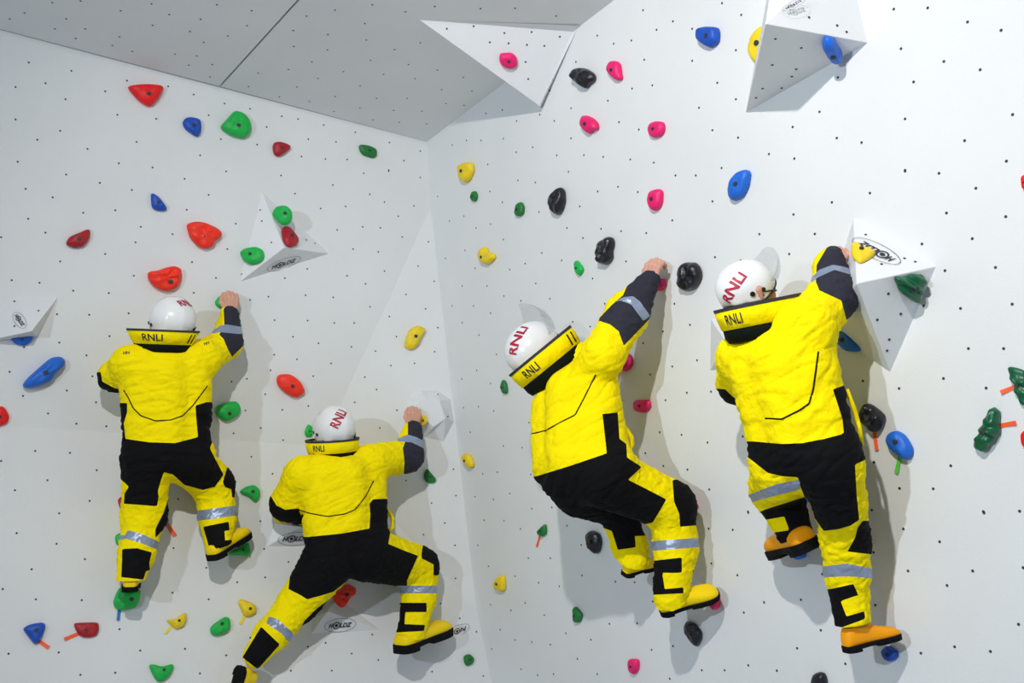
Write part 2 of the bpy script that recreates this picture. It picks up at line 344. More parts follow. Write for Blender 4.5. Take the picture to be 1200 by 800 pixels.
# ------------------------------------------------------------------ bolt holes of the walls (real threaded inserts: small dark discs)
BH = {(0,0): [(45,88),(115,60),(310,88),(400,135),(257,135),(355,180),(527,213),(560,172),(620,240),(715,118),(710,18),(793,68),(940,90),(890,147),(955,198),(1017,22),(1180,50),(1068,168),(1158,120),(820,253),(922,262),(995,302),(885,305),(985,360),(1165,405),(245,12),(378,4),(565,50),(135,293),(335,332),(213,390),(73,408),(307,465),(595,378),(493,428),(788,405),(908,443),(1052,485),(1172,510),(550,538),(732,557),(978,540),(73,560),(282,613),(175,655),(410,698),(640,665),(1035,652),(938,728),(557,765),(715,785),(83,758)],
(300,0): [(545,22),(370,47),(237,75),(510,110),(337,162),(517,187),(175,143),(177,217),(335,233),(650,232),(262,290),(152,325),(10,342),(410,335),(290,367),(192,407),(537,282),(715,302),(770,200),(850,328),(598,348),(745,368),(488,402),(972,362),(1012,427),(870,420),(565,460),(708,460),(372,452),(110,453),(250,475),(487,505),(645,517),(365,522),(890,485),(778,520),(975,493),(672,572),(800,580),(548,562),(700,55),(838,30),(1052,40),(120,545),(50,595),(197,558),(317,586),(465,620),(625,668),(245,652),(375,665),(5,678),(213,733),(325,745),(427,747),(693,753),(770,708),(622,797),(1078,532),(1155,515),(987,658),(1055,658),(1160,650),(920,680),(1087,770)],
(600,0): [(15,38),(207,75),(615,48),(755,100),(678,140),(560,190),(400,167),(477,205),(620,280),(300,290),(563,415),(658,400),(450,472),(277,507),(178,425),(130,537),(22,567),(198,567),(502,572),(595,607),(277,648),(97,690),(20,713),(210,728),(337,727),(428,735),(555,747),(665,762),(845,135),(845,285),(985,15),(1075,70),(1050,235),(963,388),(1050,465),(877,505),(940,610),(1060,645),(983,787)],
(900,0): [(590,43),(749,37),(936,103),(1093,142),(624,228),(825,288),(995,327),(683,384),(643,557),(922,659),(1147,537),(1118,755),(242,524),(116,595),(323,647),(439,668),(124,743),(328,363),(5,722),(643,798)],
(0,200): [(310,18),(468,57),(120,85),(247,125),(390,197),(132,225),(213,290),(5,312),(618,90),(540,185),(865,38),(978,113),(875,183),(1105,248),(660,263),(808,297),(635,335),(1060,3),(493,390),(282,425),(627,492),(900,428),(1065,367),(1012,502),(908,572),(55,513),(185,525),(343,562),(510,573),(418,675),(603,668),(267,672),(1172,605),(1125,723),(513,775),(1133,485)],
(300,200): [(117,22),(360,67),(183,107),(533,110),(602,147),(420,167),(303,177),(667,213),(500,263),(583,268),(380,277),(685,310),(740,165),(770,32),(505,12),(622,2),(455,367),(573,380),(602,470),(427,492),(513,530),(240,460),(135,503),(232,583),(58,590),(362,593),(87,700),(242,702),(367,713),(460,713),(535,637),(173,778),(808,333),(760,447),(835,518),(703,580),(795,647),(625,683),(852,735),(658,777),(975,213),(907,235),(1100,250),(1032,268),(1160,322),(980,373),(888,410),(1027,457),(1190,463),(1083,540),(967,540),(1162,587),(1020,633),(920,633),(1100,667),(967,712),(1045,770),(1097,97),(1155,148),(852,120)],
(600,200): [(265,5),(110,55),(28,45),(497,75),(402,97),(590,100),(767,22),(862,22),(318,167),(127,193),(258,268),(418,272),(512,283),(333,315),(752,232),(940,143),(630,292),(140,385),(233,420),(62,435),(535,425),(378,505),(112,528),(42,610),(178,600),(435,623),(285,708),(367,730),(1160,297),(952,405),(1072,420),(762,623),(835,722),(708,753)],
(900,200): [(120,205),(300,148),(478,105),(643,2),(802,12),(975,82),(837,198),(1115,215),(220,296),(100,390),(722,343),(958,318),(830,468),(1067,453),(730,633),(903,645),(1145,625)],
(0,400): [(278,5),(113,27),(45,142),(405,65),(433,163),(108,255),(313,230),(450,285),(225,337),(358,385),(498,397),(165,513),(328,522),(5,560),(453,603),(222,650),(70,697),(420,747),(580,610),(835,738),(1157,175),(1085,188),(973,260),(1150,323),(1095,430),(1178,540),(1080,615)],
(300,400): [(293,8),(447,25),(560,45),(85,62),(192,83),(352,103),(68,135),(268,162),(43,247),(245,302),(123,320),(22,405),(127,462),(77,620),(837,48),(743,102),(632,113),(510,167),(565,225),(463,285),(660,322),(925,598),(937,722),(823,757),(703,652),(580,405),(1128,60),(1035,135),(965,175),(1100,197),(1043,305),(973,310),(1115,325),(1005,425),(1160,490),(1132,612),(1063,620),(1190,712),(1113,740),(1027,727)],
(600,400): [(615,8),(868,88),(752,117),(648,155),(820,240),(933,235),(720,275),(693,425),(795,437),(917,473),(1082,445),(710,583),(823,600),(625,523),(515,277),(925,693),(1107,797),(80,380),(48,497),(88,623),(93,783),(187,777)],
(900,400): [(940,33),(1105,33),(823,173),(615,220),(1023,218),(445,185),(497,566),(857,582),(617,688),(775,690),(487,790),(1010,797),(1180,795)],
(0,600): [(277,5),(78,98),(265,148),(398,220),(148,267),(13,360),(168,408),(383,412),(813,168),(967,260),(1112,328),(808,377),(978,408),(560,548),(40,663),(275,657),(657,648),(867,640),(1060,670),(1173,588),(377,762),(540,752),(937,755)],
(300,600): [(20,42),(38,172),(43,305),(152,233),(195,347),(92,430),(326,612),(243,630),(448,662),(573,692),(163,743),(355,742),(825,747),(545,573),(675,430),(865,428),(955,497),(935,310),(933,155),(885,50),(785,105),(1070,37),(1163,40),(1040,155),(1090,253),(1033,560),(1105,640),(1065,767),(1100,433),(1195,460),(1145,550),(665,590),(615,330)],
(600,600): [(40,78),(258,63),(325,153),(77,215),(180,215),(15,300),(125,330),(222,347),(328,296),(485,325),(575,328),(660,418),(457,523),(587,520),(62,425),(152,482),(253,567),(370,597),(180,620),(93,608),(15,598),(307,687),(655,645),(43,735),(120,763),(195,758),(400,758),(755,627),(890,740),(997,740),(1108,717),(740,780),(1087,470),(1182,422),(935,240),(1057,295),(922,77),(1035,82),(1108,2)],
(900,600): [(1013,3),(635,78),(805,138),(657,275),(960,275),(840,343),(1175,525),(875,630),(717,660),(1043,652),(495,188),(255,290),(155,410),(248,553),(137,637),(363,710),(42,742),(503,435),(240,90),(20,188),(1197,260)]}
_bag = {}
for (ox, oy), pts in BH.items():
    for x, y in pts:
        px, py = ox+x/4, oy+y/4; pl = which(px, py)
        own = {id(PS): ceiling, id(PR): wall_right, id(PLU): wall_left, id(PT): wall_left, id(PLL): lower, id(PF): facet}[id(pl)]
        p = pl.hit(px, py)
        _bag.setdefault(own.name, (own, Bag()))[1].add(cyl(p-pl.n*.004, pl.n, .0052, .0055, 8))
for own, b in _bag.values(): tag(mesh_obj('bolt_holes', b.V, b.F, M['boltdark'], own), kind='stuff')
VB = {('v1',0): [(523.7,33.7),(555,30.7),(591,38.7),(574,49.5),(596,50.7),(623,37.5),(656,43),(617.5,52.5),(638,53.7),(616,72.5),(619,92.5)],
('v2',0): [(908.7,45.5),(939,56),(905,76),(933,81),(928,89.5),(916,103),(893.7,103.7),(886,114.5)],
('v2',1): [(948,20.5),(981,30),(992,37.5)], ('v5',0): [(1014.5,275),(1060,302.7),(1072.5,306.7),(1033,309.5)],
('v5',1): [(1041,344),(1028,374.5),(1055.5,367.7),(1042,397.7),(1039.5,410.7)],
('v6',8): [(508.7,492.5)], ('v6',5): [(525,488)], ('v6',2): [(503,462),(513,462)], ('v4',3): [(17,353),(17,382)], ('v4',0): [(45,364)],
('v3',0): [(305,246),(307,259),(318,284)], ('v3',1): [(359,281),(369,285)]}
for (v, fi), pts in VB.items():
    b = Bag()
    for x, y in pts:
        pl = VFACE[v, fi]; b.add(cyl(pl.hit(x, y)-pl.n*.004, pl.n, .0052, .0055, 8))
    tag(mesh_obj('bolt_holes', b.V, b.F, M['boltdark'], VFACE[v]), kind='stuff')

# ------------------------------------------------------------------ climbing holds
def sm_closed(P, n):
    """closed Catmull-Rom through P resampled to n points by length"""
    P = np.asarray(P, float); m = len(P); Q = []
    for i in range(m):
        a, b, c, d = P[i-1], P[i], P[(i+1) % m], P[(i+2) % m]
        for t in np.arange(0, 1, 1/8):
            cr = .5*((2*b)+(-a+c)*t+(2*a-5*b+4*c-d)*t*t+(-a+3*b-3*c+d)*t**3)
            Q.append(.55*cr+.45*(b+(c-b)*t))
    Q = np.array(Q); L = np.r_[0, np.cumsum(np.linalg.norm(np.roll(Q, -1, 0)-Q, axis=1))]
    s = np.linspace(0, L[-1], n, endpoint=False); Qc = np.vstack([Q, Q[:1]])
    return np.c_[np.interp(s, L, Qc[:, 0]), np.interp(s, L, Qc[:, 1])]
nh = [0]
def hold(col, ox, oy, sc, pts, label, style='smooth', bolt=None, pl=None, tall=1.0, group=None):
    nh[0] += 1; seed = nh[0]*7.3
    px = [(ox+x/sc, oy+y/sc) for x, y in pts]
    cx = sum(p[0] for p in px)/len(px); cy = sum(p[1] for p in px)/len(px)
    pl = pl or which(min(max(cx, 0), 1199), min(max(cy, 0), 799))
    base = pl.hit(cx, cy); e1 = nrm(np.cross(Z, pl.n)) if abs(pl.n[2]) < .9 else np.array((1.0, 0, 0)); e2 = np.cross(pl.n, e1)
    w0 = np.array([pl.hit(*q) for q in px])-base
    ext = min(np.ptp(w0@e1), np.ptp(w0@e2)); h = min(.085, max(.022, ext*.42))*tall
    Q = np.array([pl.hit(*q, h*.4) for q in px]); o2 = np.array([((q-base)@e1, (q-base)@e2) for q in Q])
    N = 30; R = sm_closed(o2, N); cc = R.mean(0)
    prof = dict(smooth=[(.93, 0), (1.0, .22), (.985, .5), (.88, .76), (.68, .93), (.42, 1.0), (.2, 1.0)],
                lumpy=[(.9, 0), (1.0, .22), (1.0, .5), (.9, .75), (.7, .95), (.45, 1.0), (.2, .97)],
                ribbed=[(.95, 0), (1.0, .25), (.98, .5), (.86, .75), (.66, .93), (.42, 1.0), (.2, 1.0)])[style]
    V = []; Fc = []
    for k, (s, z) in enumerate(prof):
        for i in range(N):
            q = cc+(R[i]-cc)*s; zz = z*h
            nz = mnoise.noise(Vector((q[0]*26+seed, q[1]*26, z*2))); n2 = mnoise.noise(Vector((q[0]*60, q[1]*60+seed, z*3)))
            if style == 'lumpy': zz *= 1+.38*nz+.25*n2; q = cc+(q-cc)*(1+.05*n2)
            elif style == 'ribbed':
                rb = math.sin((q[1]*.95+q[0]*.35)*2*PI/.034); zz *= 1+.28*rb; q = cc+(q-cc)*(1+.10*rb)
            else: zz *= 1+.16*nz
            if k == 0: zz = -.002
            V.append(base+e1*q[0]+e2*q[1]+pl.n*zz)
    for k in range(len(prof)-1):
        for i in range(N): Fc.append([k*N+i, k*N+(i+1) % N, (k+1)*N+(i+1) % N, (k+1)*N+i])
    Fc.append([(len(prof)-1)*N+i for i in range(N)]); Fc.append([i for i in range(N-1, -1, -1)])
    o = mesh_obj('climbing_hold', V, Fc, M['hold_'+col], None, True); recentre(o, base)
    m = o.modifiers.new('soft', 'SUBSURF'); m.levels = 1; m.render_levels = 1
    tag(o, label, 'climbing hold', group or 'bolt-on climbing holds of the two walls')
    q = cc if bolt is None else None
    if bolt is None: bp = base+e1*cc[0]+e2*cc[1]+pl.n*h*.94
    else: bp = pl.hit(ox+bolt[0]/sc, oy+bolt[1]/sc, h*.9)
    r = min(.012, ext*.09)
    b = Bag().add(cyl(bp, pl.n, r, .0055+h*.06, 10)).add(cyl(bp+pl.n*(.0055+h*.06), pl.n, r*.55, .001, 6))
    mesh_obj('bolt', b.V, b.F, M['boltdark'], o)
    return o
H = hold
# left wall and its soffit edge
H('red',0,0,4,[(597,405),(640,397),(700,394),(765,402),(768,415),(745,460),(710,497),(690,497),(650,470),(610,425)],'bright red rounded triangle hold just under the soffit edge, top left',bolt=(697,440))
H('blue',0,0,4,[(855,575),(870,552),(900,548),(940,562),(944,610),(932,640),(915,637),(870,605)],'small blue teardrop hold left of the big green hold under the soffit')
H('green',0,0,4,[(1033,595),(1070,550),(1100,518),(1140,528),(1170,560),(1180,600),(1160,640),(1130,648),(1080,632)],'bright green faceted hold just below the soffit, right of a small blue one',bolt=(1118,588))
H('darkred',300,0,4,[(78,690),(85,668),(110,663),(150,675),(165,690),(140,715),(105,735),(85,722)],'small dark red pointed hold near the soffit, alone on the left wall')
H('darkgreen',300,0,4,[(482,688),(490,677),(530,682),(565,700),(567,730),(550,741),(505,728),(490,712)],'small dark green hold highest on the left wall near the corner')
H('darkred',0,200,4,[(308,340),(325,310),(370,290),(415,272),(425,285),(418,320),(390,355),(350,362),(320,352)],'dark red half moon hold alone at far left above the white pyramid volume',bolt=(370,322))
H('blue',0,200,4,[(707,110),(718,105),(750,130),(783,175),(775,188),(735,186),(712,170)],'little blue triangular hold between the green hold and the upper orange red hold')
H('orange',0,200,4,[(875,250),(930,237),(975,248),(1020,270),(1040,295),(1030,320),(1005,330),(995,360),(950,366),(920,345),(890,310)],'lumpy orange red hold, upper of the pair above the leftmost helmet','lumpy',(965,308))
H('orange',0,200,4,[(692,475),(740,467),(770,455),(820,445),(850,460),(852,510),(835,545),(790,565),(750,560),(710,530),(692,500)],'lumpy orange red hold directly above the leftmost white helmet','lumpy',(800,520))
H('green',0,0,1,[(281,296),(288,291),(300,289),(308,293),(309,302),(303,308),(293,310),(285,305)],'green rounded hold on the left edge of the small pyramid volume',pl=VFACE['v3',0])
H('green',300,200,4,[(75,205),(95,170),(140,163),(165,185),(168,225),(150,250),(125,255),(100,240)],'bright green hold at the top of the small pyramid volume',bolt=(138,200),pl=VFACE['v3',0])
H('darkred',300,200,4,[(122,275),(135,257),(155,270),(185,300),(200,325),(190,350),(155,357),(130,325)],'dark red hold on the ridge of the small pyramid volume',pl=VFACE['v3',1],tall=.8)
H('green',0,0,1,[(252,353),(258,346),(268,346),(270,358),(260,362),(253,358)],'green hold gripped by the right hand of the leftmost climber',tall=.75)
H('sky',0,0,1,[(12,394),(35,392),(39,397),(30,405),(18,403)],'blue hold under the lower edge of the left pyramid volume')
H('sky',0,400,4,[(103,205),(130,170),(180,125),(240,75),(290,70),(310,95),(300,115),(260,150),(240,185),(180,210),(120,222)],'long slanting blue hold at the far left below the pyramid volume')
H('red',0,0,1,[(-8,478),(4,476),(11,487),(8,496),(-8,500)],'red hold cut by the left edge of the photo')
H('green',0,400,4,[(1010,330),(1020,300),(1060,285),(1110,280),(1130,310),(1120,345),(1060,376),(1025,355)],'green oval hold in the shadow right of the leftmost jacket',bolt=(1075,338))
H('green',0,0,1,[(281,575),(288,570),(298,568),(305,574),(304,583),(299,588),(292,582),(283,578)],'small green hold right of the leftmost climber\'s knee')
H('darkred',0,0,1,[(138,586),(143,581),(149,587),(149,598),(142,598)],'dark red hold peeping out left of the leftmost climber\'s left knee')
H('red',0,0,1,[(219,571),(228,568),(234,575),(231,583),(225,577)],'small red hold seen under the right thigh of the leftmost climber')
H('blue',0,0,1,[(184,608),(193,603),(198,609),(195,616),(186,618)],'small blue hold beside the left shin of the leftmost climber, with red tape below')
H('green',0,0,1,[(135,628),(141,624),(147,632),(143,639),(136,637)],'green hold peeping out left of the leftmost climber\'s shin')
H('orange',300,400,4,[(97,185),(105,155),(160,153),(205,185),(232,235),(190,265),(145,245),(110,215)],'orange red angular hold above the lower helmet',bolt=(170,210))
H('green',0,0,1,[(357,506),(361,497),(366,500),(366,511),(359,512)],'green hold peeping out left of the lowest helmet')
H('green',0,600,4,[(530,420),(560,350),(600,370),(660,360),(655,410),(640,445),(600,455),(560,460),(540,445)],'green hold under the left boot of the leftmost climber, blue tape below',bolt=(615,408),tall=1.15)
H('green',0,600,4,[(1075,190),(1130,160),(1165,140),(1175,180),(1172,205),(1130,200),(1080,200)],'green hold under the right boot of the leftmost climber',tall=1.4)
H('blue',0,600,4,[(108,545),(140,525),(200,515),(215,530),(205,565),(185,605),(165,620),(140,590)],'blue triangular hold at bottom left with orange tape to its right',bolt=(170,552))
H('darkred',0,600,4,[(347,520),(400,516),(460,517),(465,550),(450,580),(400,588),(370,575),(352,545)],'dark red half round hold at bottom left with orange tape to its left',bolt=(403,552))
H('yellow',0,600,4,[(780,505),(820,500),(850,480),(872,470),(875,500),(860,535),(825,547),(805,530)],'yellow fin shaped hold, left of the two with yellow tape')
H('green',0,600,4,[(985,545),(1000,525),(1055,488),(1078,500),(1080,540),(1060,565),(1015,580),(990,570)],'green oval hold between the two yellow taped holds',bolt=(1040,522))
H('yellow',0,600,4,[(1115,420),(1130,406),(1170,420),(1200,440),(1200,470),(1170,488),(1145,485),(1130,455)],'yellow notched hold above the outstretched left leg, right of the two with yellow tape',bolt=(1172,452))
H('green',0,600,4,[(698,715),(720,712),(760,722),(805,710),(817,720),(800,760),(770,790),(740,795),(715,760)],'green heart shaped hold lowest on the left wall',bolt=(768,738))
H('orange',300,600,4,[(360,390),(400,355),(430,335),(465,355),(465,385),(435,410),(420,440),(400,450),(380,435)],'bright red knobbly hold under the crotch of the lowest climber','lumpy')
H('yellow',0,0,1,[(320,606),(331,603),(340,610),(337,616),(328,616)],'yellow hold under the bent left elbow of the lowest climber',tall=.9)
# corner facet
H('yellow',0,0,1,[(474,402),(480,386),(490,381),(499,386),(494,394),(489,405),(482,410),(475,407)],'yellow curved hold on the bright corner facet above the round volume')
H('yellow',0,0,1,[(489,488),(499,486),(501,494),(495,500),(489,497)],'yellow hold in the raised right hand of the lowest climber',pl=VFACE['v6',8],tall=1.4)
H('darkgreen',300,400,4,[(787,630),(800,595),(820,615),(845,645),(835,663),(800,660)],'dark green wedge hold right of the lowest climber\'s elbow')
H('darkgreen',300,600,4,[(975,675),(1000,663),(1022,685),(1015,710),(990,720),(978,705)],'small dark green hold low in the corner right of the boot')
# right wall
H('yellow',0,0,1,[(538,194),(546,190),(553,191),(554,200),(550,210),(545,214),(539,209)],'yellow oval hold highest beside the corner on the right wall')
H('darkgreen',300,200,4,[(1007,125),(1015,98),(1028,96),(1036,115),(1030,142),(1015,143)],'tiny dark green hold just below the yellow oval by the corner')
H('yellow',300,200,4,[(1042,400),(1050,368),(1075,355),(1085,380),(1115,390),(1118,410),(1090,437),(1060,432)],'yellow notched hold on the right wall midway down by the corner',bolt=(1058,405))
H('yellow',300,400,4,[(967,545),(975,525),(1000,530),(1018,570),(1015,592),(995,590),(975,565)],'small yellow hold in the corner below the round white volume')
H('yellow',300,600,4,[(1113,335),(1140,297),(1163,300),(1166,365),(1145,370),(1120,355)],'small yellow trapezoid hold low on the right wall near the corner')
H('pink',0,0,1,[(586,63),(592,62),(600,62),(606,68),(606,77),(598,81),(589,78),(585,71)],'pink round hold on the white wedge under the soffit',pl=VFACE['v1',0],bolt=(596,72))
H('black',600,0,4,[(280,355),(285,330),(315,317),(350,322),(383,345),(386,375),(360,395),(345,417),(320,400),(290,378)],'black knobbly hold at the top right beside the white wedge','lumpy')
H('pink',600,0,4,[(445,315),(460,287),(490,285),(505,300),(510,340),(515,370),(495,378),(470,362),(448,335)],'pink oval hold at the top, right of the black knobbly one')
H('pink',600,0,4,[(322,575),(330,545),(350,540),(380,555),(400,580),(400,607),(380,610),(365,628),(345,618),(325,595)],'pink notched hold below the highest black hold')
H('pink',600,0,4,[(637,605),(645,580),(675,567),(708,572),(714,605),(700,635),(668,646),(645,635)],'pink round hold on the right wall, right of the pink notched one')
H('blue',600,0,4,[(865,165),(870,135),(905,124),(960,127),(968,150),(965,195),(930,224),(895,208),(870,185)],'blue rounded hold at the top left of the big cut off pyramid volume',bolt=(912,168))
H('yellow',0,0,1,[(876,58),(880,42),(890,31),(902,31),(900,60),(886,74),(878,65)],'yellow hold partly hidden behind the big cut off pyramid volume',tall=.5)
H('sky',900,0,4,[(253,220),(265,185),(290,180),(315,192),(330,225),(350,255),(345,282),(320,292),(295,280),(270,250)],'blue curved hold on the dark underside of the big cut off pyramid volume',pl=VFACE['v2',0])
H('darkgreen',600,200,4,[(15,195),(25,155),(42,146),(54,165),(52,200),(38,213),(22,213)],'tiny green hold left of the upper black hold on the right wall')
H('black',600,200,4,[(172,125),(195,105),(225,76),(240,90),(244,140),(230,190),(212,210),(190,185),(175,160)],'black upright hold above the middle climber, upper left of three','lumpy')
H('pink',600,200,4,[(637,130),(650,95),(685,84),(703,95),(700,150),(685,180),(662,188),(645,165)],'pink upright hold above the raised fist of the middle climber')
H('sky',600,200,4,[(1015,90),(1030,40),(1060,5),(1095,-7),(1114,5),(1105,70),(1080,120),(1040,142),(1018,125)],'large blue oval hold above the rightmost helmet',bolt=(1050,62))
H('black',600,200,4,[(398,370),(410,335),(440,310),(468,312),(474,340),(465,380),(468,410),(440,440),(405,430)],'black upright hold above the middle climber\'s raised arm, central of three','lumpy')
H('green',600,200,4,[(293,430),(305,420),(330,450),(333,470),(318,492),(298,475)],'small green hold between the middle helmet and the central black hold')
H('black',600,200,4,[(780,500),(790,455),(815,430),(860,430),(880,455),(886,490),(870,530),(850,555),(800,563),(782,540)],'large glossy black knobbly hold right of the raised fist','lumpy')
H('pink',0,0,1,[(766,328),(777,326),(779,336),(773,341),(767,338)],'pink hold gripped by the raised fist of the middle climber',tall=1.3)
H('darkgreen',0,0,1,[(744,329),(748,323),(752,329),(750,334),(745,334)],'tiny green hold seen behind the raised forearm of the middle climber')
H('darkgreen',300,400,4,[(1147,215),(1158,178),(1172,195),(1178,240),(1162,246)],'small dark green sliver hold left of the middle climber\'s collar')
H('pink',600,400,4,[(490,85),(500,55),(540,52),(563,75),(560,120),(530,143),(510,125)],'pink hold in the left hand of the middle climber, upper of two beside the jacket',tall=.7)
H('pink',600,400,4,[(568,290),(580,275),(645,275),(648,310),(620,335),(575,325)],'pink blocky hold in the shadow right of the middle climber\'s jacket')
H('pink',0,0,1,[(806,588),(812,586),(818,593),(812,602),(806,600)],'pink hold peeping out behind the right knee of the middle climber')
H('darkgreen',600,600,4,[(120,90),(155,55),(160,100),(140,115),(125,105)],'small dark green hold with orange tape, left of the middle climber\'s legs')
H('black',600,600,4,[(348,115),(370,85),(405,100),(415,145),(405,190),(385,193),(365,165)],'black hold left of the middle climber\'s left boot','lumpy')
H('darkgreen',600,600,4,[(287,455),(297,442),(328,480),(318,515),(293,515)],'small green hold in the big shadow below the middle climber')
H('pink',600,600,4,[(548,690),(590,690),(592,735),(575,760),(550,745)],'pink hold lowest on the right wall near the bottom edge')
H('pink',600,600,4,[(935,420),(968,400),(970,440),(950,460),(932,440)],'pink hold under the right boot toe of the middle climber',tall=1.5)
H('pink',0,0,1,[(760,658),(769,655),(768,668),(762,667)],'pink hold under the left boot toe of the middle climber',tall=1.5)
H('black',600,600,4,[(807,530),(820,510),(850,520),(885,560),(885,600),(865,632),(835,600),(815,565)],'black slanting hold below the middle climber\'s right boot','lumpy',tall=.8)
H('yellow',900,200,4,[(390,345),(410,335),(430,350),(425,368),(450,360),(505,380),(490,400),(435,430),(395,400)],'pale yellow notched hold on top of the large volume beside the badge',pl=VFACE['v5',0],tall=.7)
H('pine',900,200,4,[(588,515),(600,500),(660,490),(735,483),(743,510),(735,550),(715,595),(710,620),(690,628),(660,605),(625,570),(605,535)],'dark green ribbed hold on the large volume','ribbed',pl=VFACE['v5',1],tall=.8)
H('sky',0,0,1,[(983,296),(989,293),(990,303),(984,305)],'blue hold at the right fingertips of the rightmost climber',tall=2)
H('sky',820,280,5,[(795,560),(830,530),(870,530),(905,580),(940,630),(935,660),(860,658),(820,625),(800,590)],'blue teardrop hold below the large volume beside the rightmost climber',bolt=(835,590))
H('red',0,0,1,[(1197,207),(1204,204),(1206,222),(1198,221)],'red hold cut by the right edge of the photo, upper of two')
H('black',900,400,4,[(430,340),(440,305),(465,287),(500,305),(548,352),(525,415),(495,427),(450,390),(432,370)],'black angular hold right of the rightmost climber, orange tape below','lumpy')
H('sky',900,400,4,[(553,460),(570,425),(605,418),(640,440),(675,500),(672,540),(650,557),(610,535),(570,500)],'blue oval hold with green tape below',bolt=(600,470))
H('pine',900,400,4,[(1125,130),(1140,112),(1175,130),(1210,150),(1225,220),(1215,300),(1190,295),(1160,250),(1150,200),(1130,160)],'dark green ribbed hold cut by the right edge, orange tape to its left','ribbed')
H('pine',900,400,4,[(960,480),(985,440),(1000,400),(1030,340),(1055,295),(1070,310),(1085,340),(1080,380),(1087,400),(1080,440),(1050,480),(1020,515),(1000,520),(985,500),(965,490)],'dark green ribbed long hold with orange tape to its right','ribbed')
H('red',0,0,1,[(1196,509),(1200,504),(1210,503),(1210,527),(1198,522)],'red hold cut by the right edge of the photo, lower of two')
H('sky',0,0,1,[(938,566),(950,564),(956,577),(954,585),(948,589),(940,585)],'blue hold seen between the thighs of the rightmost climber')
H('sky',0,0,1,[(928,645),(943,642),(943,653),(935,656),(929,653)],'blue hold under the left boot of the rightmost climber',tall=1.6)
H('blue',900,600,4,[(530,650),(560,625),(605,655),(607,680),(580,700),(550,690)],'blue oval hold under the right boot toe of the rightmost climber',tall=1.2)
H('red',0,0,1,[(1012,636),(1019,636),(1018,640),(1012,641)],'tiny red hold behind the right knee of the rightmost climber',tall=2)
H('black',0,0,1,[(951,799),(953,790),(960,787),(966,789),(969,800),(966,810),(953,810)],'black hold cut by the bottom edge of the photo')
def tape(col, a, b, wd, label):
    cx, cy = (a[0]+b[0])/2, (a[1]+b[1])/2; pl = which(cx, cy); p, q = pl.hit(*a), pl.hit(*b); d = nrm(q-p); s = np.cross(pl.n, d)*wd*mpp(p)/2
    # a slightly curling strip: a few segments lifting off the wall
    V = []; n = 5
    for i in range(n):
        t = i/(n-1); c = p+(q-p)*t+pl.n*(.0015+.006*t*t)
        V += [c-s, c+s, c+s+pl.n*.0012, c-s+pl.n*.0012]
    Fc = []
    for i in range(n-1):
        k = 4*i
        for j in range(4): Fc.append([k+j, k+(j+1) % 4, k+4+(j+1) % 4, k+4+j])
    Fc += [[3, 2, 1, 0], [4*(n-1)+j for j in range(4)]]
    o = mesh_obj('route_tape', V, orient_out(V, Fc, sum(V)/len(V)), M['tape_'+col]); recentre(o, p); tag(o, label, 'tape', 'route marking tapes beside the holds')
tape('orange', (1024.5, 505), (1028.5, 527), 4.5, 'orange tape strip hanging under the black angular hold')
tape('green', (1055, 535), (1051.5, 554), 5, 'green tape strip hanging under the blue oval hold')
tape('orange', (1189, 453.5), (1174, 459.5), 5, 'orange tape strip left of the ribbed hold at the right edge')
tape('orange', (1170, 499), (1192, 495), 5, 'orange tape strip right of the long ribbed green hold')
tape('orange', (195, 613), (205, 628), 4.5, 'red orange tape strip beside the left shin of the leftmost climber')
tape('blue', (140, 713), (138, 727), 3.5, 'blue tape strip hanging under the left boot\'s green hold')
tape('orange', (46, 751), (57, 759), 4, 'orange tape strip at the lower right of the blue triangular hold')
tape('orange', (93, 742), (75, 749), 4, 'orange tape strip at the left of the dark red half round hold')
tape('yellow', (202, 733), (193, 742), 3, 'yellow tape strip under the left yellow fin hold')
tape('yellow', (287, 720), (281, 731), 3.5, 'yellow tape strip under the right yellow notched hold')
tape('orange', (633, 627), (630, 640), 3, 'orange tape strip under the small dark green hold')

# ------------------------------------------------------------------ people: implicit surfaces turned into meshes
def rcone(p, a, b, r1, r2):
    ba = b-a; l2 = ba@ba; rr = r1-r2
    if l2 <= rr*rr+1e-9: return np.linalg.norm(p-(a if r1 > r2 else b), axis=-1)-max(r1, r2)
    a2 = l2-rr*rr; il2 = 1/l2; pa = p-a; y = pa@ba; z = y-l2
    x2 = ((pa*l2-ba*y[..., None])**2).sum(-1); y2 = y*y*l2; z2 = z*z*l2
    k = np.sign(rr)*rr*rr*x2
    d = (np.sqrt(x2*a2*il2)+y*rr)*il2-r1
    d = np.where(np.sign(y)*a2*y2 < k, np.sqrt(x2+y2)*il2-r1, d)
    return np.where(np.sign(z)*a2*z2 > k, np.sqrt(x2+z2)*il2-r2, d)
def smin(a, b, k):
    h = np.clip(.5+.5*(b-a)/k, 0, 1); return b+(a-b)*h-k*h*(1-h)
def field(cones, h, k):
    lo = np.min([np.minimum(a-r, b-s) for a, b, r, s in cones], 0)-.05; hi = np.max([np.maximum(a+r, b+s) for a, b, r, s in cones], 0)+.05
    n = np.ceil((hi-lo)/h).astype(int)+1; F = np.full(n, .5); ax = [lo[i]+h*np.arange(n[i]) for i in range(3)]
    for c in cones:
        a, b, r, s = c[:4]; kk = k
        l = np.minimum(a-r, b-s)-k*1.5-.02; u = np.maximum(a+r, b+s)+k*1.5+.02
        i0 = np.clip(((l-lo)/h).astype(int), 0, n-1); i1 = np.clip(((u-lo)/h).astype(int)+2, 1, n)
        sl = tuple(slice(i0[i], i1[i]) for i in range(3))
        X = np.stack(np.meshgrid(*[ax[i][sl[i]] for i in range(3)], indexing='ij'), -1)
        F[sl] = smin(F[sl], rcone(X, a, b, r, s), kk)
    return F, lo
